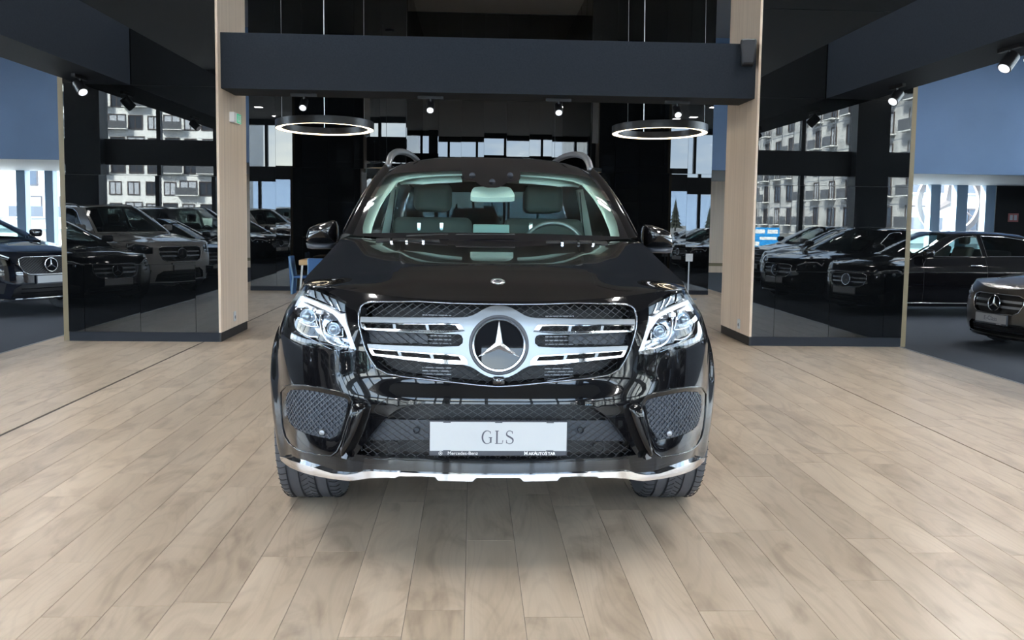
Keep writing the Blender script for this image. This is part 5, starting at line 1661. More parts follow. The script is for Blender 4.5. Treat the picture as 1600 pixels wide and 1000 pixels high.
        if sp.get('rails'):
            pts = [roof(sg * 0.98, v) + np.array((0, 0, dz)) for v, dz in ((0.06, 0), (0.12, 0.045), (0.2, 0.055), (0.5, 0.055), (0.85, 0.05), (0.95, 0.0))]
            MB().tube(pts, 0.016, 6).build('roof_rail', M['alu'], root, smooth=True)
        seat(root, sg * 0.36, sp['seat_l'], sp['seat_z'], 0.5, M['cabin'], 0.60)
    rounded_box(-0.62, sp['seat_l'] + 0.75, sp['seat_z'], 0.62, sp['seat_l'] + 0.95, sp['seat_z'] + 0.62, 0.05).build('rear_seat', M['cabin'], root, smooth=True)
    dz_ = a_z - 0.05
    rounded_box(-xbelt(a_l) + 0.06, a_l - 0.05, dz_ - 0.25, xbelt(a_l) - 0.06, a_l + 0.45, dz_, 0.04).build('dashboard', M['cabin'], root, smooth=True)
    MB().tube([(-0.36 + 0.18 * math.cos(2 * PI * k / 20), a_l + 0.55 + 0.06 * math.sin(2 * PI * k / 20), dz_ - 0.03 + 0.16 * math.sin(2 * PI * k / 20)) for k in range(20)], 0.013, 6, True).build('steering_wheel', M['matt_black'], root)
    return root


SEDAN = dict(
    body=dict(length=4.92, half=0.93, Df=0.80, Dr=0.55, nf=2.5, nr=2.8,
              pf=[(0.15, 0.10), (0.24, 0.02), (0.35, 0.0), (0.50, 0.0), (0.62, 0.02), (0.72, 0.05), (0.80, 0.12), (0.9, 0.3)],
              ps=[(0.15, 0.08), (0.28, 0.03), (0.45, 0.005), (0.60, 0.0), (0.76, 0.005), (0.86, 0.03), (0.95, 0.075), (1.05, 0.12)],
              pr=[(0.2, 0.10), (0.4, 0.0), (0.8, 0.02), (1.05, 0.07)],
              zc=[(0, 0.70), (0.06, 0.755), (0.2, 0.82), (0.5, 0.885), (1.0, 0.945), (1.5, 0.985), (2.0, 0.985), (4.2, 1.04), (4.7, 1.04), (5, 1.02)],
              drop=[(0, 0.0), (0.3, 0.01), (0.7, 0.06), (1.4, 0.03), (1.7, 0.0), (5, 0.0)], xd=0.85, arches=(0.86, 3.80), flare=0.012, Ra=0.375, wz=0.335),
    r=0.335, sill=0.20, a_base=(1.46, 0.985), cowl_bow=0.22, roof_front=(2.32, 1.37), roof_rear=(3.55, 1.345), rear_base=(4.42, 1.045), xr=0.60, arc=0.035, crown=0.055, deck=4.36,
    grille=[(0, 0.71), (0.34, 0.71), (0.42, 0.68), (0.42, 0.60), (0.37, 0.51), (0.30, 0.475), (0, 0.465)],
    lamp=[(0.53, 0.60), (0.70, 0.60), (0.90, 0.63), (1.06, 0.70), (1.10, 0.77), (0.95, 0.78), (0.72, 0.765), (0.52, 0.70)],
    intake=[(0, 0.36), (0.42, 0.36), (0.52, 0.31), (0.56, 0.22), (0, 0.21)],
    vent=[(0.66, 0.22), (0.92, 0.24), (0.93, 0.36), (0.84, 0.40), (0.62, 0.36)],
    tail=[(-0.55, 0.72), (-0.95, 0.76), (-1.0, 0.88), (-0.55, 0.90)],
    windows=[[(1.84, 1.02), (2.38, 1.325), (2.50, 1.350), (2.72, 1.365), (2.74, 1.025)], [(2.82, 1.028), (2.80, 1.368), (3.20, 1.355), (3.52, 1.31), (3.80, 1.20), (3.98, 1.07), (3.96, 1.04)]],
    badge=0.095, seams=(1.70, 2.78), handles=(2.60, 3.62), seat_l=2.42, seat_z=0.50, chrome_trim=True, chrome_chin=False, spokes=True)
SUVS = dict(
    body=dict(length=4.92, half=0.965, Df=0.78, Dr=0.5, nf=2.7, nr=3.0,
              pf=[(0.2, 0.10), (0.32, 0.02), (0.5, 0.0), (0.68, 0.0), (0.85, 0.03), (0.95, 0.07), (1.02, 0.14), (1.1, 0.3)],
              ps=[(0.2, 0.06), (0.34, 0.03), (0.55, 0.005), (0.75, 0.0), (0.95, 0.01), (1.05, 0.05), (1.15, 0.11), (1.25, 0.15)],
              pr=[(0.2, 0.10), (0.5, 0.0), (1.0, 0.02), (1.2, 0.07)],
              zc=[(0, 0.92), (0.06, 0.97), (0.2, 1.02), (0.5, 1.075), (1.0, 1.125), (1.5, 1.165), (2, 1.165), (5, 1.18)],
              drop=[(0, 0.0), (0.3, 0.02), (0.7, 0.07), (1.4, 0.02), (1.7, 0.0), (5, 0.0)], xd=0.86, arches=(0.88, 3.87), flare=0.018, Ra=0.43, wz=0.38),
    r=0.38, sill=0.28, a_base=(1.48, 1.165), cowl_bow=0.20, roof_front=(2.22, 1.65), roof_rear=(4.35, 1.62), rear_base=(4.80, 1.18), xr=0.63, arc=0.03, crown=0.05,
    grille=[(0, 0.93), (0.40, 0.93), (0.48, 0.90), (0.48, 0.80), (0.42, 0.69), (0.34, 0.655), (0, 0.645)],
    lamp=[(0.60, 0.80), (0.78, 0.79), (0.98, 0.83), (1.10, 0.92), (1.10, 0.99), (0.95, 1.0), (0.74, 0.98), (0.59, 0.92)],
    intake=[(0, 0.50), (0.44, 0.50), (0.56, 0.43), (0.60, 0.30), (0, 0.29)],
    vent=[(0.70, 0.36), (0.96, 0.38), (0.97, 0.52), (0.88, 0.56), (0.66, 0.52)],
    tail=[(-0.60, 0.92), (-0.95, 0.94), (-1.0, 1.08), (-0.60, 1.08)],
    windows=[[(1.86, 1.20), (2.34, 1.56), (2.52, 1.63), (2.74, 1.645), (2.76, 1.205)], [(2.84, 1.208), (2.82, 1.648), (3.62, 1.64), (3.66, 1.21)], [(3.74, 1.21), (3.70, 1.635), (4.25, 1.59), (4.50, 1.25), (4.48, 1.22)]],
    badge=0.10, seams=(1.72, 2.80), handles=(2.62, 3.55), seat_l=2.45, seat_z=0.62, chrome_trim=True, chrome_chin=True, rails=True)


def park(src, tipx, tipy, heading, label, group=None, swap=None, first=False, name=None):
    """place a car so that the middle of its nose stands at (tipx, tipy); heading = direction it faces"""
    rz = math.atan2(heading[0], -heading[1])
    if first:
        src.location = (tipx, tipy, CARZ); src.rotation_euler = (0, 0, rz); src['label'] = label
        if group: src['group'] = group
        return src
    c = copy_tree(src, None, (tipx, tipy, CARZ), rz, label, group, swap)
    return c


BLK = M['paint']
sed = make_car('sedan', 'x', SEDAN, BLK)
big = make_car('sport_utility_car', 'x', SUVS, M['paint_white'])


def lower(v, k=0.80):
    if v < 0.40: return v
    return 0.40 + (v - 0.40) * 0.93 if v < 1.165 else 1.111 + (v - 1.165) * 0.66


CROSS = {}
for k_, v_ in SUVS.items():
    if k_ in ('grille', 'lamp', 'intake', 'vent', 'tail'): v_ = [(a, lower(b)) for a, b in v_]
    elif k_ in ('a_base', 'roof_front', 'roof_rear', 'rear_base'): v_ = (v_[0], lower(v_[1]))
    elif k_ == 'windows': v_ = [[(a, lower(b)) for a, b in w] for w in v_]
    elif k_ == 'body':
        v_ = dict(v_)
        for n_ in ('pf', 'ps', 'pr'): v_[n_] = [(lower(a), b) for a, b in v_[n_]]
        v_['zc'] = [(a, lower(b)) for a, b in v_['zc']]
    CROSS[k_] = v_
CROSS.update(rails=False, bars=False, seat_z=0.5, white_plate=True)
low = make_car('crossover', 'x', CROSS, M['paint_navy'])
GL_, GR_ = 'cars parked on the left carpet', 'cars parked on the right carpet'
# seen directly
park(sed, 5.65, 15.4, (-1, 0.0), 'black saloon in side view on the right carpet behind the brown car', GR_, first=True)
brown = park(sed, 6.33, 10.75, (-0.985, -0.17), 'brown metallic saloon at the right edge, nose with star grille turned left', GR_, {BLK: M['paint_brown'], M['white_plate']: principled('grey_number_plate', (0.30, 0.30, 0.31), 0.4)})
letters('E-Class', 'plate_lettering', 0.075, M['print_grey'], brown, Matrix.Translation((0, brown['plate_y'] - 0.001, brown['plate_z'] + 0.002)) @ Matrix.Rotation(PI / 2, 4, 'X'))
letters('MAKAUTOSTAR', 'dealer_lettering', 0.012, M['print_white'], brown, Matrix.Translation((0.14, brown['plate_y'] + 0.002, brown['plate_z'] - 0.060)) @ Matrix.Rotation(PI / 2, 4, 'X'))
park(low, -6.45, 13.8, (0.87, -0.5), 'navy black crossover at the left edge, nose half hidden by the left glass wing', GL_, first=True)
# standing beside the camera, seen in the black glass
hl_ = (0.82, 0.57)
park(sed, -6.0, 4.05, hl_, 'black saloon mirrored nearest in the left black glass wing', GL_)
NV = M['paint_navy']
park(big, -5.65, 1.8, hl_, 'white SUV mirrored in the middle of the left black glass wing', GL_, first=True)
park(sed, -5.6, -0.8, hl_, 'black saloon mirrored behind the white SUV in the left glass', GL_)
park(big, -5.6, -3.3, hl_, 'graphite SUV mirrored in the left part of the back glass', GL_, {M['paint_white']: M['paint_grey']})
hr_ = (-0.93, 0.36)
park(sed, 6.4, 3.9, hr_, 'black saloon mirrored nearest in the right black glass wing', GR_)
park(sed, 6.0, 1.35, hr_, 'black saloon mirrored in the middle of the right black glass wing', GR_)
park(sed, 6.75, -1.0, hr_, 'brown saloon mirrored farthest in the right black glass wing', GR_, {BLK: M['paint_brown']})
park(sed, 7.0, -3.4, hr_, 'black saloon mirrored in the right part of the back glass', GR_)

# ================================================================== lamps, fittings, furniture
M['warm_led'] = emit('warm_led_band', (1.0, 0.82, 0.56), 3.2)
M['spot_face'] = emit('spot_lamp_face', (0.85, 0.88, 0.95), 0.5)
M['steel'] = principled('steel_cable', (0.75, 0.78, 0.78), 0.3, 0.8)
M['lamp_black'] = principled('lamp_black', (0.012, 0.012, 0.014), 0.35)


def ring_lamp(c, Rr, label):
    t = thing('ring_pendant_lamp', label, 'pendant lamp', c, 0, 'ring pendant lamps')
    w, h = 0.075, 0.095
    MB().lathe([(Rr - w, 0.012), (Rr - w, h), (Rr, h), (Rr, 0.0), (Rr - 0.006, 0.0), (Rr - 0.006, 0.012)], 'z', 72, closed=True).build('ring_body', M['lamp_black'], t, smooth=True, angle=40)
    MB().lathe([(Rr - w + 0.004, 0.004), (Rr - 0.007, 0.004), (Rr - 0.007, 0.014), (Rr - w + 0.004, 0.014)], 'z', 72, closed=True).build('light_band', M['warm_led'], t, smooth=True, angle=40)
    for k, (a, r_) in enumerate(((100, 0.0032), (215, 0.0009), (335, 0.0009))):
        x, y = (Rr - w / 2) * math.cos(R(a)), (Rr - w / 2) * math.sin(R(a))
        o = MB().tube([(x, y, h), (x, y, CEIL - c[2])], r_ * 1.6, 6).build('cable', M['steel'], t)
    MB().tube([(0.0, 0.0, CEIL - c[2] - 0.05), (0.0, 0.0, CEIL - c[2])], 0.10, 20).build('ceiling_rose', M['lamp_black'], t)
    t.rotation_euler = (R(-2.0), R(-0.5), 0)
    return t


def lamp_at(u, v, Y, Rr, label):
    p = on_plane(u, v, 1, Y)
    ring_lamp(tuple(p), Rr, label)
lamp_at(508, 202.5, 11.6, 0.615, 'black ring pendant lamp with warm light left of the car')
lamp_at(1030.5, 209, 11.6, 0.612, 'black ring pendant lamp with warm light right of the car')


def spot(loc, aim, label, group, s=1.0, rail_dir=(1, 0), watts=0.0):
    t = thing('ceiling_spotlight', label, 'spotlight', loc, 0, group)
    dx, dy = rail_dir
    MB().box(-0.14 * abs(dx) - 0.018 * abs(dy), -0.14 * abs(dy) - 0.018 * abs(dx), -0.03, 0.14 * abs(dx) + 0.018 * abs(dy), 0.14 * abs(dy) + 0.018 * abs(dx), 0.0).build('track', M['lamp_black'], t)
    MB().tube([(0, 0, -0.03), (0, 0, -0.075)], 0.014, 8).build('joint', M['lamp_black'], t)
    a = Vector(aim).normalized(); c = Vector((0, 0, -0.105))
    p0 = c - a * 0.055; p1 = c + a * 0.085
    h = MB().tube([p0, p0 + a * 0.004, p1 - a * 0.002, p1], [0.038 * s, 0.044 * s, 0.044 * s, 0.041 * s], 20).build('lamp_head', M['lamp_black'], t, smooth=True, angle=40)
    MB().tube([p1, p1 + a * 0.003], 0.036 * s, 20).build('lamp_face', M['spot_face'], h)
    if watts:
        ld = bpy.data.lights.new('spot_light', 'SPOT'); ld.energy = watts; ld.spot_size = R(125); ld.spot_blend = 1.0; ld.shadow_soft_size = 0.05; ld.color = (1.0, 0.97, 0.93)
        lo = bpy.data.objects.new('spot_light', ld); COL.objects.link(lo); lo.parent = t
        lo.location = p1 + a * 0.06; lo.rotation_euler = a.to_track_quat('-Z', 'Y').to_euler()
    return t


for i, u in enumerate((481, 673, 875, 1070)):
    p = on_plane(u, 151, 2, 2.685)
    spot((p[0], 10.02, 2.685), (0.0, -0.75, -0.66), ('leftmost', 'second from left', 'third from left', 'rightmost')[i] + ' black spotlight under the dark cross beam', 'spotlights under the cross beam')
for (u, v, aim, lb) in ((124, 118, (0.55, -0.45, -0.70), 'black spotlight under the left bulkhead beside the blue wall'), (1402, 133, (-0.62, -0.40, -0.68), 'black spotlight under the right bulkhead beside the glass wing'), (1579, 72, (-0.62, -0.25, -0.75), 'largest black spotlight at the upper right corner before the blue wall')):
    p = on_plane(u, v, 2, 2.685)
    spot((p[0], min(p[1], 9.45), 2.685), aim, lb, 'spotlights under the side bulkheads', 1.15, (0, 1), SPOT_W if p[1] < 7 else 0)
for sg, ys in ((-1, (6.6, 4.4, 2.0, -0.5, -3.0, -5.5)), (1, (6.4, 4.2, 2.0, -0.5, -3.0, -5.5))):  # first two show in the wings; the rest are unseen, added to light the floor
    for i, y in enumerate(ys):
        spot((sg * 3.95, y, 2.685), (sg * -0.75, 0.22, -0.62), ('first', 'second', 'third', 'fourth', 'fifth', 'sixth')[i] + ' spotlight under the %s bulkhead mirrored dark in the glass wing' % ('left' if sg < 0 else 'right'), 'spotlights under the side bulkheads', 1.1, (0, 1), SPOT_W * 1.25 if y < 5 else 0)
# recessed square lamps in the high ceiling, in rows along the hall; the inner rows are added fill
M['ceiling_led'] = emit('ceiling_led_panel', (1.0, 0.97, 0.93), LED_STRENGTH)
M['ceiling_led_inner'] = emit('ceiling_led_panel_bright', (1.0, 0.97, 0.93), LED_FILL)
lamp0 = None
for sg in (-1, 1):
    for xr_, ys in ((3.2, (2.6, 4.0, 5.4, 9.35)), (8.7, (-6.6, -3.5, -0.4, 2.7, 5.8, 8.9, 12.0, 15.1, 18.2)), (12.6, (-6.6, -3.5, -0.4, 2.7, 5.8, 8.9, 12.0, 15.1, 18.2))):
        for y in ys:
            if lamp0 is None:
                lamp0 = o = thing('ceiling_lamp', 'small square recessed lamp in the high grey ceiling', 'ceiling lamp', (0, 0, 0), 0, 'square lamps in the high ceiling')
                MB().box(-0.18, -0.18, -0.012, 0.18, -0.15, 0).box(-0.18, 0.15, -0.012, 0.18, 0.18, 0).box(-0.18, -0.15, -0.012, -0.15, 0.15, 0).box(0.15, -0.15, -0.012, 0.18, 0.15, 0).build('bezel', M['alu'], o)
                MB().box(-0.15, -0.15, -0.006, 0.15, 0.15, 0).build('led_panel', M['ceiling_led'], o)
            else:
                o = copy_tree(lamp0)
            o.location = (sg * xr_, y, CEIL)
            o['label'] = 'small square ceiling lamp, %s from the glass front, %s row, %s side' % (('first', 'second', 'third', 'fourth', 'fifth', 'sixth', 'seventh', 'eighth', 'ninth')[ys.index(y)], {3.2: 'inner', 8.7: 'middle', 12.6: 'outer'}[xr_], 'left' if sg < 0 else 'right')
            if xr_ < 6:
                pn = [c for c in o.children if c.name.startswith('led_panel')][0]
                pn.material_slots[0].link = 'OBJECT'; pn.material_slots[0].material = M['ceiling_led_inner']

# exit sign on the left timber wall
p = on_plane(364.5, 185, 0, -2.775)
t = thing('exit_sign', 'small white and green exit sign box on the left timber wall', 'sign', tuple(p))
M['exit_green'] = emit('exit_green', (0.02, 0.30, 0.16), 0.5)
MB().box(0.0, -0.16, -0.055, 0.05, 0.14, 0.055).build('sign_box', M['print_white'], t)
MB().box(0.05, -0.04, -0.05, 0.052, 0.14, 0.05).build('green_panel', M['exit_green'], t)
mb = MB().box(0.052, 0.0, -0.01, 0.0535, 0.03, 0.035).box(0.052, -0.01, -0.04, 0.0535, 0.01, -0.005).box(0.052, 0.02, -0.035, 0.0535, 0.05, -0.015).box(0.052, 0.07, -0.04, 0.0535, 0.115, 0.04)
tag(mb.build('running_pictogram', M['print_white'], t), kind='stuff')
# loudspeaker at the end of the beam
p = on_plane(1169, 82, 1, 9.58)
t = thing('loudspeaker', 'dark wall loudspeaker at the right end of the cross beam', 'loudspeaker', tuple(p), R(-14))
sb = rounded_box(-0.085, -0.07, -0.135, 0.085, 0.09, 0.135, 0.025)
sb.v = [(x * (1 - 0.25 * (0.135 - z) / 0.27), y, z) for x, y, z in sb.v]
sb.build('cabinet', principled('speaker_black', (0.02, 0.022, 0.027), 0.5), t, smooth=True)
g2 = rounded_box(-0.07, -0.078, -0.12, 0.07, -0.066, 0.12, 0.005, 2); g2.v = [(x * (1 - 0.25 * (0.12 - z) / 0.24), y, z) for x, y, z in g2.v]
g2.build('front_grille', principled('speaker_cloth', (0.035, 0.038, 0.045), 0.8), t)
MB().tube([(0.0, 0.09, 0), (0.02, 0.16, 0.0)], 0.02, 8).build('bracket', M['lamp_black'], t)
# wall sockets
for (u, v, x, lb) in ((366, 494, -2.775, 'white wall socket low on the left timber wall'), (1155, 506, 2.93, 'white wall socket low on the right timber wall')):
    p = on_plane(u, v, 0, x); s_ = 1 if x < 0 else -1
    t = thing('wall_socket', lb, 'socket', tuple(p), 0, 'wall sockets')
    rounded_box(min(0, s_ * 0.012), -0.04, -0.055, max(0, s_ * 0.012), 0.04, 0.055, 0.004, 2).build('cover', M['white_plate'], t)
    MB().lathe([(0.0, s_ * 0.0125), (0.018, s_ * 0.0125), (0.02, s_ * 0.012)], 'x', 16, (0, 0, -0.01)).build('socket_hole', M['grey_plastic'], t)
# red notice on the dark wall at the far right
p = on_plane(1583, 340, 1, YN - 0.15)
t = thing('fire_notice', 'small pinkish red fire notice on the far right dark wall', 'sign', tuple(p))
MB().box(-0.16, -0.012, -0.13, 0.16, 0.0, 0.13).build('notice_board', principled('faded_red_print', (0.42, 0.14, 0.13), 0.5), t)
MB().box(-0.11, -0.014, -0.08, -0.02, -0.012, 0.08).box(0.02, -0.014, -0.08, 0.11, -0.012, 0.08).build('notice_symbols', M['white_plate'], t)['kind'] = 'stuff'

# meeting table with blue chairs by the back glass
M['blue_cloth'] = principled('blue_chair_cloth', (0.035, 0.105, 0.25), 0.7)
M['blue_edge'] = principled('pale_blue_piping', (0.20, 0.33, 0.46), 0.6)
M['table_wood'] = principled('honey_table_top', (0.62, 0.40, 0.20), 0.35)
M['light_metal'] = principled('pale_metal_leg', (0.62, 0.62, 0.58), 0.3, 0.6)


def chair(loc, rz, label):
    t = thing('blue_chair', label, 'chair', loc, rz, 'blue chairs at the meeting table')
    rounded_box(-0.23, -0.24, 0.42, 0.23, 0.24, 0.49, 0.02).build('seat', M['blue_cloth'], t, smooth=True)
    b_ = rounded_box(-0.23, 0.20, 0.02, 0.23, 0.27, 0.98, 0.025)
    b_.v = [(x, y + max(0, z - 0.45) * 0.16 + max(0, 0.45 - z) * 0.08, z) for x, y, z in b_.v]
    b_.build('backrest', M['blue_cloth'], t, smooth=True)
    for sx in (-1, 1):
        MB().tube([(sx * 0.235, 0.235 + max(0, 0.45 - z) * 0.08 + max(0, z - 0.45) * 0.16, z) for z in (0.03, 0.45, 0.97)], 0.022, 6).build('piping', M['blue_edge'], t)
        MB().tube([(sx * 0.20, -0.20, 0.43), (sx * 0.21, -0.22, 0.0)], 0.015, 8).build('leg', M['light_metal'], t)
    t.scale = (0.68, 0.68, 0.68)
    return t


pc_ = on_plane(452, 446, 2, 0.0)
cy0 = 15.55
px0 = float(on_plane(455, 430, 1, cy0)[0])
chair((px0 + 0.22, cy0, 0), R(90), 'blue high backed chair in profile beside the table, left of the car')
tx0 = float(on_plane(472, 420, 1, cy0)[0])
tt = thing('meeting_table', 'small honey wood table with pale metal legs by the back glass', 'table', (tx0 + 0.45, cy0 + 0.05, 0))
rounded_box(-0.45, -0.35, 0.52, 0.45, 0.35, 0.61, 0.012, 2).build('tabletop', M['table_wood'], tt)
for sx in (-1, 1):
    for sy in (-1, 1):
        MB().tube([(sx * 0.40, sy * 0.30, 0.52), (sx * 0.44, sy * 0.33, 0.0)], 0.017, 8).build('leg', M['light_metal'], tt)
chair((tx0 + 0.42, cy0 - 0.62, 0), R(178), 'blue high backed chair seen from behind, partly hidden by the car')
# paper holder behind the right mirror
p = on_plane(1077, 402, 1, 15.3)
t = thing('brochure_stand', 'white leaflet on a slim stand behind the right door mirror', 'stand', (float(p[0]), 15.3, 0))
MB().box(-0.06, -0.004, float(p[2]) - 0.07, 0.06, 0.004, float(p[2]) + 0.06).build('leaflet', M['white_plate'], t)
MB().tube([(0, 0.012, 0.0), (0, 0.012, float(p[2]) + 0.05)], 0.012, 8).build('post', M['alu'], t)
MB().lathe([(0.0, 0.02), (0.14, 0.015), (0.15, 0.0)], 'z', 24).build('base_plate', M['alu'], t)
# big star emblem in front of the right rear windows
p = on_plane(1484, 316, 1, YN + 0.9)
em = thing('star_emblem', 'large taupe ring with three pointed star outside the right rear window', 'emblem', tuple(p))
M['taupe'] = principled('taupe_emblem', (0.22, 0.18, 0.17), 0.5)
Re = 1.02
MB().lathe([(Re - 0.10, -0.06), (Re + 0.06, -0.06), (Re + 0.06, 0.06), (Re - 0.10, 0.06)], 'y', 64, closed=True).build('ring', M['taupe'], em, smooth=True, angle=40)
star_mesh(MB(), Re - 0.05, 0.14, 0.10, lambda x, z, o: (x, -o, z)).build('star', M['taupe'], em)
MB().box(-0.06, 0.0, -float(p[2]), 0.06, 0.1, -Re + 0.02).build('post', M['taupe'], em)

# ================================================================== outside
struct(MB().box(-400, -600, -0.60, 400, 300, -0.30).build('ground_outside', noise_on(principled('asphalt', (0.12, 0.12, 0.12), 0.9), 3, (0.10, 0.10, 0.10), (0.15, 0.15, 0.145))))
M['render_white'] = principled('white_render', (0.74, 0.74, 0.72), 0.7)
M['concrete'] = noise_on(principled('raw_concrete', (0.5, 0.5, 0.49), 0.8), 0.5, (0.40, 0.40, 0.395), (0.60, 0.595, 0.58))
M['window_dark'] = principled('dark_house_window', (0.03, 0.035, 0.045), 0.08)
M['window_brown'] = principled('brown_window_frame', (0.06, 0.045, 0.042), 0.5)
M['balcony'] = principled('grey_balcony_panel', (0.09, 0.095, 0.105), 0.4)
M['curtain'] = principled('pale_blind', (0.42, 0.44, 0.48), 0.6)


def facade_windows(root, place, nb, nf, bw_, fh, protos, rng_, zoff=1.0):
    for j in range(nf):
        for i in range(nb):
            k = protos[(i * 2 + j * (1 if i % 3 else 0)) % len(protos)] if rng_ is None else protos[rng_.randrange(len(protos))]
            c = k.copy(); COL.objects.link(c); c.parent = root; c.location, c.rotation_euler = place(i, j)
            for ch in k.children:
                d = ch.copy(); COL.objects.link(d); d.parent = c


def window_proto(root, w, h, name='window', blind=False, balcony=False):
    o = MB().box(-w / 2 - 0.12, -0.10, -0.12, w / 2 + 0.12, 0.05, 0.0).box(-w / 2 - 0.12, -0.10, h, w / 2 + 0.12, 0.05, h + 0.12).box(-w / 2 - 0.12, -0.10, 0, -w / 2, 0.05, h).box(w / 2, -0.10, 0, w / 2 + 0.12, 0.05, h).box(-0.05, -0.08, 0, 0.05, 0.02, h).build(name, M['window_brown'], root)
    MB().box(-w / 2, -0.03, 0, w / 2, 0.0, h).build('pane', M['curtain'] if blind else M['window_dark'], o)
    if balcony:
        MB().box(-w / 2 - 0.5, -0.9, -0.15, w / 2 + 0.5, 0.0, -0.02).build('balcony_slab', M['render_white'], o)
        MB().box(-w / 2 - 0.5, -0.92, -0.02, w / 2 + 0.5, -0.86, 1.0).build('balcony_panel', M['balcony'], o)
    return o


def building(name, label, x0, x1, y, ang, floors, bays, mat, kinds, fh=3.1):
    """block of flats whose front runs from x0 to x1 at depth y and faces +y, turned about its left end by ang"""
    root = thing(name, label, 'building', (x0, y, 0), ang)
    Wd = x1 - x0; Ht = floors * fh + 0.6
    MB().box(0, -12, -0.3, Wd, 0, Ht).build('walls', mat, root)
    MB().box(-0.3, -12.3, Ht, Wd + 0.3, 0.3, Ht + 0.5).build('parapet', M['balcony'], root)
    bw_ = Wd / bays
    pr = []
    for (w, h, bl, ba) in kinds:
        pr.append(window_proto(root, w, h, 'window', bl, ba))
    place = lambda i, j: ((bw_ * (i + 0.5), 0.0, 0.9 + j * fh), (0, 0, PI))
    facade_windows(root, place, bays, floors, bw_, fh, pr, random.Random(len(name)))
    for p_ in pr:
        for ch in list(p_.children): bpy.data.objects.remove(ch)
        bpy.data.objects.remove(p_)
    return root, bw_, Ht


building('apartment_building', 'white apartment block with brown framed windows mirrored in the left glass', -78, -37, -112, 0, 8, 16, M['render_white'], [(1.5, 1.7, False, False), (1.8, 1.8, False, False), (1.5, 1.7, True, False), (2.2, 1.9, True, True)])
rb_, bw2, ht2 = building('unfinished_building', 'grey unfinished apartment block with scaffold mirrored in the right glass', 40, 122, -110, R(90), 6, 18, M['concrete'], [(1.3, 2.0, False, True), (2.0, 1.9, False, False), (1.3, 2.0, True, True)], 3.0)
sc = MB()
for j in range(7):
    sc.tube([(0, 1.5, j * 3.0), (82, 1.5, j * 3.0)], 0.06, 4)
for i in range(20):
    sc.tube([(i * 4.2, 1.5, 0), (i * 4.2, 1.5, 18)], 0.05, 4)
tag(sc.build('scaffold_tubes', M['alu'], rb_), kind='stuff')
building('pale_apartment_block', 'pale apartment block beyond the right rear windows', 8, 60, 75, PI, 8, 12, M['render_white'], [(1.5, 1.7, False, False), (2.2, 1.9, True, True)])[0].location = (66, 75, 0)
building('distant_apartment_block', 'pale apartment block beyond the left rear windows', -70, -25, 90, PI, 7, 11, M['render_white'], [(1.5, 1.7, False, False), (2.2, 1.9, True, True)])[0].location = (-25, 90, 0)
# blue board on two posts
bd = thing('blue_billboard', 'blue billboard with white lettering standing outside, mirrored in the right glass', 'billboard', (14.3, -24.6, -0.30), R(180))
MB().box(-0.68, -0.03, 0.30, 0.68, 0.03, 1.32).build('board', principled('billboard_blue', (0.03, 0.30, 0.70), 0.4), bd)
for sx in (-0.5, 0.0, 0.5):
    MB().tube([(sx, 0.05, 0.0), (sx, 0.05, 1.3)], 0.03, 6).build('post', M['alu'], bd)
MB().box(-0.6, -0.034, 1.03, -0.08, -0.03, 1.22).box(0.05, -0.034, 1.03, 0.55, -0.03, 1.22).box(-0.55, -0.034, 0.72, 0.30, -0.03, 0.86).box(0.32, -0.034, 0.42, 0.6, -0.03, 0.62).build('white_print', M['print_white'], bd)['kind'] = 'stuff'
# distant mountains
rgm = random.Random(2)
vs = []; n = 120
for i in range(n + 1):
    x = -2400 + 4800 * i / n
    h = 62 + 26 * math.sin(i * 0.17 + 1) + 16 * math.sin(i * 0.41) + rgm.uniform(-4, 4)
    vs += [(x, -1250, -20), (x, -1400, h * 0.6), (x, -1700, h), (x, -2100, -20)]
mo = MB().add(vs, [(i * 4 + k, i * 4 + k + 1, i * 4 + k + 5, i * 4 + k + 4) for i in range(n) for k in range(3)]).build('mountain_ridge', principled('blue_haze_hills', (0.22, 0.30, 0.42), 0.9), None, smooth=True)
tag(mo, 'blue mountain ridge on the horizon mirrored in the back glass', 'mountain')
# trees across the road
M['foliage'] = noise_on(principled('dark_foliage', (0.02, 0.03, 0.02), 0.9), 1.5, (0.008, 0.011, 0.008), (0.02, 0.026, 0.018))
M['bark'] = principled('bark', (0.10, 0.085, 0.07), 0.9)


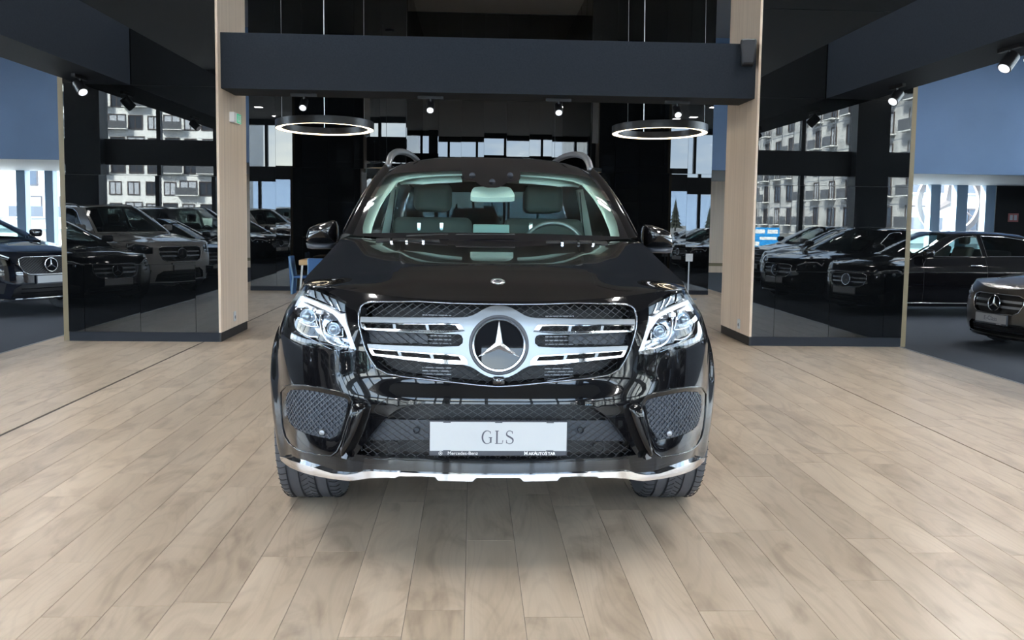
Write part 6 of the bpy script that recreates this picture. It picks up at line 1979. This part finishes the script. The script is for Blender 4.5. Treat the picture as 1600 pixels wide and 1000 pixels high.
def tree(loc, h, label, conifer, seed):
    rg_ = random.Random(seed)
    h *= 0.72 if conifer else 0.85
    t = thing('conifer' if conifer else 'bare_tree', label, 'tree', loc, rg_.uniform(0, 6), 'trees beyond the car park')
    MB().tube([(0, 0, 0), (0, 0, h * 0.5), (0.1, 0, h * 0.95)], [h * 0.025, h * 0.018, h * 0.006], 7).build('trunk', M['bark'], t)
    mb = MB()
    if conifer:
        for k in range(7):
            z = h * (0.12 + 0.12 * k); rr = h * 0.26 * (1 - k / 7.5)
            n_ = 11; vs = [(0, 0, z + h * 0.22)]
            for i in range(n_ * 2):
                a = PI * i / n_; q = rr * ((1.0 if i % 2 else 0.62) + rg_.uniform(-0.1, 0.1))
                vs.append((q * math.cos(a), q * math.sin(a), z - (h * 0.03 if i % 2 else 0)))
            mb.add(vs, [(0, 1 + i, 1 + (i + 1) % (2 * n_)) for i in range(2 * n_)])
        mb.build('foliage', M['foliage'], t)
    else:
        for k in range(46):
            a = rg_.uniform(0, 2 * PI); z = h * rg_.uniform(0.25, 0.85); L_ = h * rg_.uniform(0.12, 0.32)
            d = Vector((math.cos(a) * 0.6, math.sin(a) * 0.6, 0.9)).normalized()
            p1 = Vector((0, 0, z)); p2 = p1 + d * L_ * 0.6; p3 = p2 + (d + Vector((rg_.uniform(-0.4, 0.4), rg_.uniform(-0.4, 0.4), 0.2))) * L_ * 0.6
            mb.tube([p1, p2, p3], [h * 0.008, h * 0.005, h * 0.002], 4)
        mb.build('branches', M['bark'], t)


for i, (x, y, h, cf, lb) in enumerate(((34, -150, 7.5, True, 'dark conifer at the left of the clump mirrored in the right back glass'), (41, -155, 9, True, 'dark conifer in the middle of the clump mirrored in the back glass'), (46, -148, 8, True, 'dark conifer right of the middle of the mirrored clump'),
        (28, -140, 8, False, 'bare tree left of the conifers mirrored in the right back glass'), (24, -150, 9, False, 'bare tree farthest left mirrored in the right back glass'), (52, -152, 9.5, True, 'dark conifer farthest right of the mirrored clump'),
        (-27, -150, 8, False, 'bare tree beside the white block mirrored in the left back glass'), (-32, -146, 9, True, 'dark conifer beside the white block mirrored in the left back glass'), (-22, -155, 8, False, 'bare tree alone, mirrored in the left back glass'), (31, -158, 10, False, 'bare tree behind the conifers mirrored in the right back glass'))):
    tree((x, y, -0.30), h, lb, cf, i)
